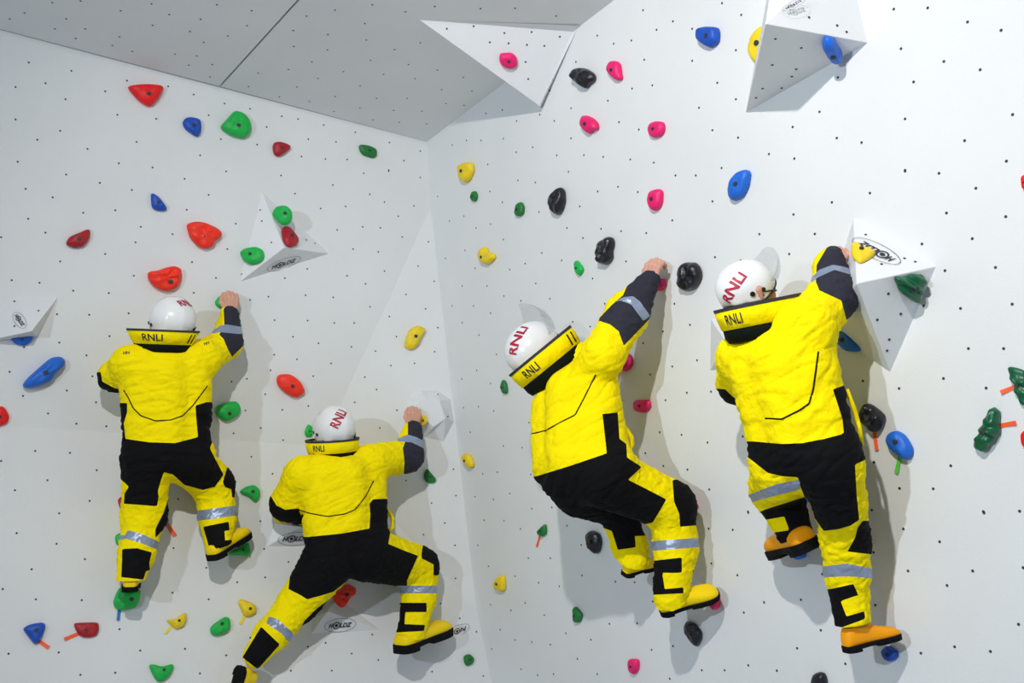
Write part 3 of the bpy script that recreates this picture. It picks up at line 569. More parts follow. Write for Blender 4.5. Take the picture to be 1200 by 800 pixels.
def surface_net(F, lo, h):
    S = F < 0; nc = np.array(F.shape)-1; acc = np.zeros((*nc, 3)); cnt = np.zeros(nc, int); edges = []
    for ax in range(3):
        sa = [slice(None)]*3; sb = [slice(None)]*3; sa[ax] = slice(0, -1); sb[ax] = slice(1, None)
        f0, f1 = F[tuple(sa)], F[tuple(sb)]; cr = S[tuple(sa)] != S[tuple(sb)]
        I = np.argwhere(cr); t = f0[cr]/(f0[cr]-f1[cr]); P = I.astype(float); P[:, ax] += t
        o1, o2 = [i for i in range(3) if i != ax]
        for u in (0, 1):
            for v in (0, 1):
                J = I.copy(); J[:, o1] -= u; J[:, o2] -= v
                ok = (J >= 0).all(1) & (J < nc).all(1); Jk = J[ok]
                np.add.at(acc, tuple(Jk.T), P[ok]); np.add.at(cnt, tuple(Jk.T), 1)
        edges.append((ax, o1, o2, I, S[tuple(sa)][cr]))
    act = cnt > 0; idx = np.full(nc, -1); idx[act] = np.arange(act.sum()); V = lo+h*(acc[act]/cnt[act][:, None])
    Q = []
    for ax, o1, o2, I, ins in edges:
        ok = (I[:, o1] > 0) & (I[:, o2] > 0) & (I[:, o1] < nc[o1]) & (I[:, o2] < nc[o2]); I = I[ok]; ins = ins[ok]
        def c(u, v):
            J = I.copy(); J[:, o1] -= u; J[:, o2] -= v; return idx[tuple(J.T)]
        q = np.stack([c(1, 1), c(0, 1), c(0, 0), c(1, 0)], 1)
        flip = ins if ax != 1 else ~ins
        q[~flip] = q[~flip][:, ::-1]; Q.append(q)
    return V, np.vstack(Q)
def vnormals(V, T):
    N = np.zeros_like(V); fn = np.cross(V[T[:, 1]]-V[T[:, 0]], V[T[:, 2]]-V[T[:, 0]])
    for i in range(3): np.add.at(N, T[:, i], fn)
    return N/np.maximum(1e-12, np.linalg.norm(N, axis=1))[:, None]
def poly_sd(P, poly):
    """signed distance to a polygon, + inside"""
    poly = np.asarray(poly, float); d = np.full(len(P), 1e9); ins = np.zeros(len(P), bool)
    for i in range(len(poly)):
        a, b = poly[i-1], poly[i]; ab = b-a; t = np.clip(((P-a)@ab)/max(1e-9, ab@ab), 0, 1)
        d = np.minimum(d, np.linalg.norm(P-a-t[:, None]*ab, axis=1))
        if a[1] != b[1]: ins ^= ((a[1] > P[:, 1]) != (b[1] > P[:, 1])) & (P[:, 0] < (b[0]-a[0])*(P[:, 1]-a[1])/(b[1]-a[1])+a[0])
    return np.where(ins, d, -d)
def line_sd(P, pts, hw):
    pts = np.asarray(pts, float); d = np.full(len(P), 1e9)
    for a, b in zip(pts[:-1], pts[1:]):
        ab = b-a; t = np.clip(((P-a)@ab)/max(1e-9, ab@ab), 0, 1); d = np.minimum(d, np.linalg.norm(P-a-t[:, None]*ab, axis=1))
    return hw-d
def split(V, A, T, f):
    """cut triangles T along f = 0; returns V, A (all vertex rows), inside and outside triangles"""
    f = np.where(np.abs(f) < 1e-4, 1e-4, f); s = f > 0; n = s[T].sum(1)
    Tin = T[n == 3]; Tout = T[n == 0]; Tm = T[(n == 1) | (n == 2)]
    if len(Tm) == 0: return V, A, Tin, Tout
    newV = []; newA = []; d = {}; base = len(V); ti = []; to = []
    def mid(i, j):
        k = (i, j) if i < j else (j, i)
        if k not in d:
            a, b = k; t = f[a]/(f[a]-f[b]); d[k] = base+len(newV); newV.append(V[a]+(V[b]-V[a])*t); newA.append(A[a]+(A[b]-A[a])*t)
        return d[k]
    for t in Tm:
        t = [int(x) for x in t]; odd = s[t].sum() == 1
        k = [i for i in range(3) if s[t[i]] == odd][0]; a, b, c = t[k], t[(k+1) % 3], t[(k+2) % 3]
        ab, ac = mid(a, b), mid(a, c)
        one = [(a, ab, ac)]; two = [(ab, b, c), (ab, c, ac)]
        (ti if odd else to).extend(one); (to if odd else ti).extend(two)
    V = np.vstack([V, newV]); A = np.vstack([A, newA])
    return V, A, np.vstack([Tin, np.array(ti, int).reshape(-1, 3)]), np.vstack([Tout, np.array(to, int).reshape(-1, 3)])
def compact(V, T):
    u, inv = np.unique(T.ravel(), return_inverse=True); return V[u], inv.reshape(-1, 3)
def tube(pts, r, seg=8, closed=False):
    pts = [np.asarray(p, float) for p in pts]; n = len(pts); V = []; Fc = []; pn = None
    for i, p in enumerate(pts):
        t = nrm(pts[min(i+1, n-1)]-pts[max(i-1, 0)]); a = np.cross(t, (0.2, .3, .9) if pn is None else np.cross(pn, t)); a = nrm(a); pn = np.cross(t, a) if pn is None else pn
        b = np.cross(t, a); rr = r[i] if hasattr(r, '__len__') else r
        V += [p+(a*math.cos(2*PI*j/seg)+b*math.sin(2*PI*j/seg))*rr for j in range(seg)]
    for i in range(n-1):
        for j in range(seg): Fc.append([i*seg+j, i*seg+(j+1) % seg, (i+1)*seg+(j+1) % seg, (i+1)*seg+j])
    Fc += [list(range(seg-1, -1, -1)), [(n-1)*seg+j for j in range(seg)]]
    return V, Fc
def hand_cones(Wr, d, n, side):
    d = nrm(d); n = nrm(n-d*(n@d)); s = np.cross(d, n)*side; out = []
    for i, (o, l) in enumerate(((-.031, .92), (-.010, 1.06), (.011, 1.0), (.031, .82))):
        kn = Wr+d*.088*(1-.06*abs(i-1.2))+s*o*1.05+n*.006
        out.append((Wr+s*o*.55, kn, .019, .0135))
        p1 = kn+(d*.72-n*.7)*.040*l; p2 = p1+(-d*.05-n*1)*.028*l; p3 = p2+(-d*.75-n*.55)*.022*l
        out += [(kn, p1, .0115, .0102), (p1, p2, .0102, .0092), (p2, p3, .0092, .0076)]
    t0 = Wr+d*.02-s*.030; t1 = t0+d*.038-s*.022-n*.012; t2 = t1+d*.030-n*.016+s*.006; t3 = t2+d*.022-n*.010+s*.010
    out += [(t0, t1, .016, .0125), (t1, t2, .0125, .0105), (t2, t3, .0105, .0085), (Wr-d*.05, Wr, .026, .024)]
    return out
def loft(rings, cap=True):
    n = len(rings[0]); V = [p for r in rings for p in r]; Fc = []
    for i in range(len(rings)-1):
        for j in range(n): Fc.append([i*n+j, i*n+(j+1) % n, (i+1)*n+(j+1) % n, (i+1)*n+j])
    if cap: Fc += [list(range(n-1, -1, -1)), [(len(rings)-1)*n+j for j in range(n)]]
    return V, Fc
def make_boot(Hh, T, K, mat, parent, label=None, cuff=.07, E=None, A=None):
    d = nrm(T-Hh); L = np.linalg.norm(T-Hh); u = K-Hh; u = nrm(u-d*(u@d)); s = np.cross(d, u); k = L/.29
    prof = [(-.01, .020, .060), (.02, .034, .100), (.10, .041, .125), (.22, .044, .138), (.36, .043, .130), (.5, .044, .102), (.64, .049, .080), (.78, .051, .072), (.88, .047, .064), (.95, .038, .053), (.985, .024, .040), (1.0, .010, .030)]
    def ring(x, wd, ht, lo=.016, N=18):
        R = []
        for j in range(N):
            q = 2*PI*j/N; cx, sx = math.cos(q), math.sin(q)
            ht = min(ht, cuff/k+.022); yy = lo+(ht-lo)*(.5+.5*math.copysign(abs(sx)**.7, sx)); xx = wd*math.copysign(abs(cx)**.75, cx)*(1 if sx < .2 else 1-.25*(sx-.2))
            R.append(Hh+d*x*L+s*xx*k+u*yy*k)
        return R
    B = Bag().add(loft([ring(*p) for p in prof]))
    # shaft up into the trouser leg
    c0 = Hh+d*.21*L+u*.06*k; c1 = Hh+d*.22*L+u*.13 if E is None else E+nrm(A-E)*.03; t = nrm(c1-c0); a = nrm(np.cross(t, s)); b = np.cross(t, a)
    rs = []
    for i in range(6):
        f = i/5; c = c0+(c1-c0)*f; r = .041*k
        rs.append([c+a*math.cos(2*PI*j/16)*r*1.15*(1-.1*f)+b*math.sin(2*PI*j/16)*r for j in range(16)])
    B.add(loft(rs))
    o = mesh_obj('boot', B.V, B.F, M[mat], parent, True); mm = o.modifiers.new('soft', 'SUBSURF'); mm.levels = 1; mm.render_levels = 1
    if label: o['label'] = label
    # sole: welt, tread blocks and heel block
    S = Bag()
    xs = [-.02, .0, .08, .2, .36, .5, .64, .78, .88, .95, .99, 1.01]; ws = [.018, .031, .044, .046, .043, .045, .052, .054, .050, .040, .026, .010]
    def slab(y0, y1, i0, i1):
        top = [Hh+d*xs[i]*L+s*ws[i]*k+u*y1*k for i in range(i0, i1)]+[Hh+d*xs[i]*L-s*ws[i]*k+u*y1*k for i in range(i1-1, i0-1, -1)]
        bot = [p-u*(y1-y0)*k for p in top]; S.add(loft([bot, top]))
    slab(.012, .030, 0, 12); slab(0, .012, 0, 4); slab(.003, .012, 5, 12)
    so = mesh_obj('boot_sole', S.V, S.F, M['sole'], o); bevel_mod(so, .002, 1)
    return o

def ring_lathe(c, ax, b, r, prof, kf, N=56):
    """closed ring surface swept round axis: prof is a closed list of (radius, height)"""
    V = []; m = len(prof)
    for i in range(N):
        q = 2*PI*i/N
        for rad, z in prof:
            V.append(c+ax*z+(b*math.cos(q)*kf+r*math.sin(q))*rad)
    Fc = [[i*m+j, ((i+1) % N)*m+j, ((i+1) % N)*m+(j+1) % m, i*m+(j+1) % m] for i in range(N) for j in range(m)]
    return V, Fc
def imgdir(dx, dy, dz=0): return nrm(RT*dx-UP*dy-FW*dz)    # image right / down / towards the camera

from mathutils.bvhtree import BVHTree
def person(sp):
    pl = sp.get('plane'); P3 = lambda x, y, o: at(x, y, o, pl)
    def cone(a, b):
        A, B = P3(*a[:3]), P3(*b[:3]); return (A, B, a[3]*mpp(A), b[3]*mpp(B))
    groups = {}; allc = []
    for g, a, b in sp['cones']: c = cone(a, b); groups.setdefault(g, []).append(c); allc.append(c)
    hems = []
    bend = {}
    for hx, tx, kx, bm, lg, *cf in sp['boots']:      # the trouser leg ends over the heel of its boot
        if cf and cf[0] is None: continue
        cf = cf[0] if cf else sp['cuff']; Hh, Tt, K = P3(*hx), P3(*tx), P3(*kx); d = nrm(Tt-Hh); L = np.linalg.norm(Tt-Hh); u = K-Hh; u = nrm(u-d*(u@d)); E = Hh+d*.22*L+u*cf; hems.append((lg, E, u))
        print('boot length', sp['seed'], lg, round(L, 3))
        a_, b_, r_, s_ = groups[lg][-1]; i = [k for k, c in enumerate(allc) if c is groups[lg][-1]][0]
        bend[lg] = (cf, E, a_)
        groups[lg][-1] = allc[i] = (a_, E, r_, max(s_, .060))
    hip = P3(*sp['hip']); root = empty('person', hip); tag(root, sp['label'], 'person', 'climbers in yellow and black dry suits')
    # ---- suit shell
    h = .0085; F, lo = field(allc, h, .034); V, Q = surface_net(F, lo, h); T = np.vstack([Q[:, [0, 1, 2]], Q[:, [0, 2, 3]]])
    N = vnormals(V, T)
    dg = {g: np.min([rcone(V, *c) for c in cs], 0) for g, cs in groups.items()}
    gi = np.argmin(np.stack([dg[g] for g in groups]), 0); gl = list(groups); disp = np.zeros(len(V)); rz = sp['seed']*11.7
    sw = np.array([{'torso': .5}.get(g, 1) for g in gl])
    ca, sa = math.cos(sp.get('fold', .35)), math.sin(sp.get('fold', .35))
    rightv = np.cross(FW, Z); 
    for i, v in enumerate(V):
        g = gl[gi[i]]; x = v@RT; z = v[2]; y = v[1]
        a = x*ca+z*sa; b = -x*sa+z*ca
        if g == 'torso':
            n1 = mnoise.noise(Vector((a*2.6+rz, b*12+.6*math.sin(a*9+rz), y*4))); n2 = mnoise.noise(Vector((a*5, b*25+rz, y*7)))
            disp[i] = .013*(.4-abs(n1)*2)-.010*max(0, 1-abs(n1)/.20)-.006*max(0, 1-abs(n2)/.20)+.004
        else:
            n1 = mnoise.noise(Vector((x*12+rz, z*22, y*12))); n2 = mnoise.noise(Vector((x*26, z*42+rz, y*26)))
            disp[i] = .008*(.5-abs(n1)*2)-.007*max(0, 1-abs(n1)/.25)+.004*n2-.004*max(0, 1-abs(n2)/.25)+.003
    V = V+N*disp[:, None]
    px = project(V); PX = np.stack([px[0], px[1]], 1); mp = mpp(V)
    A = np.concatenate([PX, np.stack([dg[g] for g in gl], 1)/mp[:, None]], 1)
    def grp(A, allow):
        ia = [i+2 for i, g in enumerate(gl) if g in allow]; ib = [i+2 for i, g in enumerate(gl) if g not in allow]
        if not ib: return np.full(len(A), 1e3)
        return A[:, ib].min(1)-A[:, ia].min(1)
    rest = T
    for lg, E, u in hems:                              # open hem above the boot
        k_ = gl.index(lg)+2; f = np.where(gi == gl.index(lg), (V-E)@u/mp+1, 50) if len(gi) == len(V) else np.minimum(50, np.where(A[:, k_] < A[:, 2:].min(1)+.5, (V-E)@u/mpp(V)+1, 50))
        f = np.where(np.linalg.norm(V-E, axis=1) < .16, f, 50)
        V, A, rest, _o = split(V, A, rest, f)
    full = BVHTree.FromPolygons([tuple(v) for v in V], [tuple(int(i) for i in t) for t in T])
    for name, mat, shape, pts, allow in sp['panels']:
        if shape:                                      # corded seam lying on the fabric
            L_ = np.r_[0, np.cumsum(np.linalg.norm(np.diff(np.array(pts, float), axis=0), axis=1))]; n_ = int(L_[-1]/2.5); cp = []
            for q in np.linspace(0, L_[-1], n_):
                x, y = np.interp(q, L_, [p[0] for p in pts]), np.interp(q, L_, [p[1] for p in pts]); dr = nrm(ray(x, y)); ht = full.ray_cast(Vector(CAM), Vector(dr))
                if ht[0] is not None: cp.append(np.array(ht[0])-dr*.0005)
            mesh_obj(name, *tube(cp, .0032, 6), M[mat], root, True); continue
        f = line_sd(A[:, :2], pts, shape) if shape else poly_sd(A[:, :2], pts)
        if allow: f = np.minimum(f, grp(A, allow))
        V, A, tin, rest = split(V, A, rest, f)
        if len(tin) < 3: continue
        v2, t2 = compact(V, tin); mesh_obj(name, v2, t2, M[mat], root, True)
    v2, t2 = compact(V, rest); suit = mesh_obj('drysuit', v2, t2, M['yellow'], root, True)
    bvh = BVHTree.FromPolygons([tuple(v) for v in V], [tuple(int(i) for i in t) for t in T]) if False else BVHTree.FromPolygons([tuple(v) for v in v2], [tuple(int(i) for i in t) for t in t2])
    # ---- body inside: one mesh, with head, neck and hands
    hc, up, fw, sc = P3(*sp['head'][:3]), nrm(sp['up']), None, sp['hs']
    fw = sp['face']; fw = nrm(fw-up*(fw@up)); sd = np.cross(fw, up)
    ends = [id(groups[g][-1]) for g in ('legR', 'legL')]
    body = [(c[0], c[0]+(c[1]-c[0])*(.45 if id(c) in ends else 1), c[2]*.72, c[3]*(.6 if id(c) in ends else .72)) for c in allc]
    nb = P3(*sp['neck']); body += [(nb, hc-up*.05, .062, .056)]
    F, lo = field(body, .014, .03); bv, bq = surface_net(F, lo, .014); B = Bag().add((bv, bq))
    head = [(hc+up*.02-fw*.02, hc+up*.02+fw*.03, .092, .085), (hc-up*.06+fw*.05, hc-up*.085+fw*.065, .058, .042), (hc-up*.02+fw*.10, hc-up*.045+fw*.118, .010, .015),
            (hc-up*.02+fw*.06, hc-up*.11, .05, .058)]
    for q in (-1, 1): head += [(hc-up*.01+sd*q*.083-fw*.01, hc-up*.045+sd*q*.080, .022, .013), (hc-up*.035+sd*q*.045+fw*.07, hc-up*.05+sd*q*.03+fw*.085, .026, .022), (hc+sd*q*.03+fw*.092+up*.012, hc+sd*q*.012+fw*.098+up*.010, .012, .012)]
    head += [(hc-up*.078+fw*.098+sd*.02, hc-up*.078+fw*.098-sd*.02, .010, .010), (hc-up*.064+fw*.102+sd*.016, hc-up*.064+fw*.102-sd*.016, .008, .008)]
    head = [(hc+(a-hc)*sc, hc+(b-hc)*sc, r*sc, s*sc) for a, b, r, s in head]
    F, lo = field(head, .006, .014); hv, hq = surface_net(F, lo, .006); B.add((hv, hq))
    for (wx, d, side) in sp['hands']:
        Wr = P3(*wx[:3]); n = (pl or which(wx[0], wx[1])).n
        F, lo = field(hand_cones(Wr, d, n+0.35*nrm(CAM-Wr), side), .0034, .008); gv, gq = surface_net(F, lo, .0034); B.add((gv, gq))
    bo = mesh_obj('body', B.V, B.F, M['skin'], root, True)
    for q in (-1, 1):
        e = Bag(); V_ = []; c = hc+sd*q*.032+fw*.094-up*.012
        rs = [[c+fw*.013*math.sin(t)+(sd*math.cos(p)+up*math.sin(p))*.013*math.cos(t) for p in np.linspace(0, 2*PI, 10, endpoint=False)] for t in np.linspace(-1.4, 1.5, 7)]
        e.add(loft(rs)); mesh_obj('eye', e.V, e.F, M['eye'], root, True)
    # ---- boots
    for hx, tx, kx, bm, lg, *cf in sp['boots']: make_boot(P3(*hx), P3(*tx), P3(*kx), bm, root, sp.get('bootlabel'), *bend.get(lg, ()))
    # ---- helmet
    hsc = sp.get('helmet', sc); R = np.array((.118, .142, .128))*hsc; Bm = np.stack([sd, fw, up])
    FC = sp.get('open', .5); hcen = hc+up*sp.get('hlift', .018)+fw*sp.get('hshift', 0); NE, NA = 16, 48
    def ell(az, el, k=1.0, rib=True):
        v = np.array((math.cos(el)*math.sin(az), math.cos(el)*math.cos(az), math.sin(el)))
        if rib:
            l = abs(v[0]); k = k*(1+.026*math.exp(-((l-.36)/.05)**2)-.012*math.exp(-(l/.12)**2))
        if k >= 1 and el < -.42: k *= 1+.05*(-.42-el)/.2
        return hcen+(v*R*k)@Bm
    Vv = []; Fc = []
    for i in range(NE):
        for j in range(NA):
            az = 2*PI*j/NA; e0 = -.62+FC*max(0, math.cos(az))**1.5; el = e0+(1.5-e0)*i/(NE-1); Vv.append(ell(az, el))
    for i in range(NE-1):
        for j in range(NA): Fc.append([i*NA+j, (i+1)*NA+j, (i+1)*NA+(j+1) % NA, i*NA+(j+1) % NA])
    Fc.append([(NE-1)*NA+j for j in range(NA)])
    hel = mesh_obj('helmet', Vv, orient_out(Vv, Fc, hcen), M['helmet'], root, True); hel['label'] = 'white climbing helmet with crimson lettering'
    so = hel.modifiers.new('shell', 'SOLIDIFY'); so.thickness = .006; so.offset = -1
    ss = hel.modifiers.new('soft', 'SUBSURF'); ss.levels = 1; ss.render_levels = 1
    rim = Bag().add(tube([ell(2*PI*j/NA, -.62+FC*max(0, math.cos(2*PI*j/NA))**1.5, 1.005, False) for j in list(range(NA))+[0]], .0035, 6)); mesh_obj('helmet_rim', rim.V, rim.F, M['blackp'], hel, True)
    for q in (-1, 1):
        for az, el, r in ((q*1.95, -.32, .0095), (q*1.55, -.22, .0085)):
            p = ell(az, el); mesh_obj('vent_plug', *cyl(p-(p-hcen)*.02, p-hcen, r, .007, 10), M['blackp'], hel)
        p0, p1, p2 = ell(q*1.75, -.55, .97), ell(q*1.7, -1.0, .86), hc-up*.12+fw*.03+sd*q*.03
        mesh_obj('chin_strap', *tube([p0, p1, p2], .008, 6), M['blackp'], hel, True)
        rs = []; pc = ell(q*1.62, -.5, .98, False); no = nrm(pc-hcen)
        rs = Bag().add(cyl(pc-no*.012, no, .020, .014, 14, .015)); mesh_obj('ear_fitting', rs.V, rs.F, M['blackp'], hel, True)
    vis = sp['visor']; Vv = []; Fc = []; NI, NJ = 9, 29
    for i in range(NI):
        for j in range(NJ):
            f = i/(NI-1); az = (-1.25+2.5*j/(NJ-1)); wgt = math.cos(az*.9); el = .02+(vis[0])*f*max(.25, wgt)
            Vv.append(ell(az*(1-.15*f), el, 1.05+(vis[1]-1.05)*f*max(.2, wgt), False))
    for i in range(NI-1):
        for j in range(NJ-1): Fc.append([i*NJ+j, i*NJ+j+1, (i+1)*NJ+j+1, (i+1)*NJ+j])
    vo = mesh_obj('visor', Vv, Fc, M['clear'], hel, True); vo['label'] = 'clear visor flipped up'
    gbm = []
    for i, z in enumerate((-.020, -.015, .010, .014)):
        for az in np.linspace(-1.75, 1.75, 17):
            q_ = .93 if i in (0, 3) else 1.0
            gbm.append(hc+(np.array((math.sin(az)*.094*q_, .012+math.cos(az)*.108*q_, z-.004))*sc)@Bm)
    go = mesh_obj('goggles', gbm, [[i*17+j, i*17+j+1, (i+1)*17+j+1, (i+1)*17+j] for i in range(3) for j in range(16)], M['lens'], root, True)
    for zz in (-.018, .012):
        mesh_obj('goggle_frame', *tube([hc+(np.array((math.sin(az)*.095, .012+math.cos(az)*.109, zz-.004))*sc)@Bm for az in np.linspace(-1.75, 1.75, 19)], .0032, 6), M['strapw' if zz > 0 else 'blackp'], go, True)
    # helmet lettering
    def on_helmet(cpx, dpx, length, s, mat=M['red_ink'], bold=.03):
        d = nrm(ray(*cpx)); o = (CAM-hcen)@Bm.T/R; dd = d@Bm.T/R; a = dd@dd; b = o@dd; c = o@o-1.03; disc = b*b-a*c
        if disc < 0: disc = 0
        p = CAM+d*((-b-math.sqrt(disc))/a); q = (p-hcen)@Bm.T; n = nrm((q/R**2)@Bm)
        r = imgdir(*dpx); r = nrm(r-n*(r@n)); u = np.cross(n, r); V2, Fq, wd, hg = text_mesh(s, bold); k = length*mpp(p)/wd
        out = []
        for v in V2:
            w_ = (p+r*v[0]*k+u*v[1]*k*sp.get('ltall', 1.15)-hcen)@Bm.T; w_ = w_/np.linalg.norm(w_/R)
            l = abs((w_/R)[0]); kk = 1.014*(1+.026*math.exp(-((l-.36)/.05)**2)-.012*math.exp(-(l/.12)**2)); out.append(hcen+(w_*kk)@Bm)
        mesh_obj('lettering', out, Fq, mat, hel)
    for t in sp['htext']: on_helmet(*t)
    # ---- collar
    cc = sp['collar']; c = P3(*cc['c']); ax = imgdir(*cc['axis']); b = CAM-c; b = nrm(b-ax*(b@ax)); r = np.cross(ax, b); m_ = mpp(c); kf = cc.get('kf', .85)
    rt, rb, hb = cc['rt']*m_, cc['rb']*m_, cc['h']*m_; hd = cc['hd']*m_
    tr = .14*hb
    col = mesh_obj('collar', *ring_lathe(c, ax, b, r, [(rb, 0), (rb+(rt-rb)*.5+.004, hb*.5), (rt, hb-tr), (rt-.016, hb-tr), (rb-.016, 0)], kf), M['yellow'], root, True)
    mesh_obj('collar_trim', *ring_lathe(c, ax, b, r, [(rt+.002, hb-tr), (rt+.003, hb), (rt-.018, hb), (rt-.018, hb-tr)], kf), M['trim'], col)
    mesh_obj('collar_lining', *ring_lathe(c, ax, b, r, [(rb-.004, .004), (rb-.006, -hd*.6), (rb-.016, -hd), (rb-.06, -hd), (rb-.07, .004)], kf), M['lining'], col, True)
    def cpos(q, z, lift=.0025):
        f = z/hb; rad = rb+(rt-rb)*f+.004*(1-abs(2*f-1))+lift
        return c+ax*z+(b*math.cos(q)*kf+r*math.sin(q))*rad
    def near(px_, z=.45):
        best = min(np.linspace(-1.5, 1.5, 301), key=lambda q: sum((np.array(project(cpos(q, hb*z))[:2])-px_)**2)); return best
    V2, Fq, wd, hg = text_mesh('RNLI', .018); q0 = near(np.array(cc['text'][0])); k = cc['text'][1]*m_/wd
    mesh_obj('lettering', [cpos(q0+v[0]*k/rb, hb*.45+v[1]*hb*.48/hg) for v in V2], Fq, M['ink'], col)
    for bx in cc.get('tabs', []):
        q0 = near(np.array(bx), .4); pts = [cpos(q0+dq, hb*zz, .001+e*.004) for e in (0, 1) for dq, zz in ((-.02, .1), (.02, .1), (.05, .72), (.01, .72))]
        mesh_obj('collar_tab', pts, orient_out(pts, [[0, 1, 2, 3], [7, 6, 5, 4], [0, 4, 5, 1], [1, 5, 6, 2], [2, 6, 7, 3], [3, 7, 4, 0]], sum(pts)/8), M['blackf'], col)
    # ---- prints on the suit, straps
    for s, cpx, dpx, length in sp.get('prints', []):
        p = np.array(cpx, float); d = np.array(dpx, float); d /= np.linalg.norm(d); u = np.array((d[1], -d[0])); V2, Fq, wd, hg = text_mesh(s, .02, .2); out = []; ok = True
        for v in V2:
            q = p+d*v[0]*length/wd+u*v[1]*length/wd; dr = nrm(ray(*q)); hit = bvh.ray_cast(Vector(CAM), Vector(dr))
            if hit[0] is None: ok = False; break
            out.append(np.array(hit[0])-dr*.003)
        if ok: mesh_obj('lettering', out, Fq, M['ink'], suit)
    for pts, rr, mt in sp.get('straps', []):
        Q3 = [P3(*q) for q in pts]; mesh_obj('strap', *tube(Q3, [rr*mpp(q) for q in Q3]), M[mt], root, True)
    return root

# ------------------------------------------------------------------ the four climbers
LEG = ('legR', 'legL')
def wdir(pl, a): return -pl.n*math.cos(a)+np.cross(Z, -pl.n)*math.sin(a)     # facing the wall, turned by a (+ = towards the left of the climber)
# 1 : leftmost, high on the left wall
person(dict(seed=1, cuff=.060, label='person in yellow and black dry suit and white helmet, leftmost, boots on two green holds',
  hip=(196, 540, .28), head=(202, 379, .33), up=imgdir(.08, -1, -.1), hs=1.02, face=wdir(PLU, -.15), neck=(198, 405, .33), visor=(.55, 1.12), fold=.18,
  cones=[('torso', (167, 432, .34, 26), (170, 528, .31, 25)), ('torso', (222, 430, .34, 25), (222, 528, .31, 25)), ('torso', (152, 425, .34, 20), (238, 420, .34, 20)),
         ('torso', (180, 422, .34, 15), (210, 420, .34, 15)), ('torso', (194, 436, .37, 27), (196, 528, .33, 27)), ('torso', (174, 535, .30, 28), (221, 535, .30, 29)),
         ('armR', (236, 421, .33, 21), (265, 402, .19, 18)), ('armR', (265, 402, .19, 18), (269, 369, .10, 11)),
         ('armL', (152, 428, .33, 21), (134, 441, .20, 17)), ('armL', (134, 441, .20, 17), (152, 440, .09, 11)),
         ('legL', (171, 540, .28, 27), (169, 602, .17, 25)), ('legL', (169, 602, .17, 24), (160, 650, .19, 20)), ('legL', (160, 650, .19, 19), (154, 677, .17, 16)),
         ('legR', (222, 540, .28, 28), (250, 568, .15, 24)), ('legR', (250, 568, .15, 22), (255, 605, .14, 21)), ('legR', (255, 605, .14, 20), (259, 636, .17, 15))],
  hands=[((271, 366, .09), imgdir(-.02, -1, 0), 1), ((152, 438, .08), imgdir(.8, -.5, -.3), -1)],
  boots=[((152, 694, .26), (154, 688, .02), (154, 664, .24), 'boot', 'legL'), ((249, 657, .22), (290, 629, .05), (258, 628, .20), 'boot', 'legR')],
  htext=[((218, 354), (.72, -.70), 25, 'RNLI')],
  collar=dict(c=(191, 403, .345), axis=(.04, -1, .0), rt=40, rb=33, h=17, hd=9, text=((178, 395), 21), tabs=[(222, 398), (226, 397)]),
  prints=[('HH', (148, 413), (1, -.06), 8), ('HH', (242, 402), (1, -.3), 7)],
  panels=[('piping', 'blackf', 0.75, [(145, 457), (150, 465), (156, 478), (165, 487), (182, 493), (200, 492), (214, 487), (226, 475), (243, 452)], ('torso',)),
    ('reflective_band', 'tape', 0, [(130, 626), (146, 627), (150, 621), (165, 625), (192, 637), (190, 646), (165, 636), (148, 631), (130, 634)], ('legL',)),
    ('reflective_band', 'tape', 0, [(225, 599), (276, 592), (285, 591), (285, 603), (276, 604), (225, 611)], ('legR',)),
    ('calf_patch', 'blackf', 0, [(143, 643), (160, 642), (178, 647), (176, 655), (175, 660), (176, 668), (171, 669), (168, 679), (142, 676), (143, 655)], ('legL',)),
    ('calf_patch', 'blackf', 0, [(238, 617), (268, 611), (269, 621), (263, 622), (264, 633), (272, 632), (271, 638), (250, 645), (246, 645)], ('legR',)),
    ('knee_patch', 'blackf', 0, [(261, 565), (266, 548), (280, 548), (284, 580), (272, 583), (271, 573), (264, 571)], ('legR',)),
    ('knee_patch', 'blackf', 0, [(199, 579), (212, 560), (212, 600), (182, 630), (182, 620), (192, 600)], ('legL',)),
    ('seat_panel', 'blackf', 0, [(128, 472), (149, 472), (149, 483), (145, 496), (147, 514), (175, 518), (205, 519), (232, 512), (230, 490), (229, 475), (242, 471), (256, 471), (256, 500), (246, 525), (252, 537), (262, 556), (252, 570), (238, 574), (216, 568), (203, 556), (192, 553), (188, 565), (185, 575), (186, 582), (184, 593), (145, 590), (146, 578), (151, 570), (140, 560), (128, 545)], ('torso',)+LEG),
    ('sleeve_band', 'tape', 0, [(246, 388), (251, 386), (258, 381), (266, 380), (290, 384), (290, 391), (278, 391), (258, 389), (249, 391)], ('armR',)),
    ('sleeve_patch', 'greyf', 0, [(262, 362), (268, 355), (285, 355), (290, 400), (272, 418), (267, 409), (262, 397), (257, 392), (263, 381)], ('armR',)),
    ('elbow_patch', 'blackf', 0, [(112, 436), (118, 436), (120, 447), (135, 455), (152, 456), (152, 470), (112, 470)], ('armL',))]))
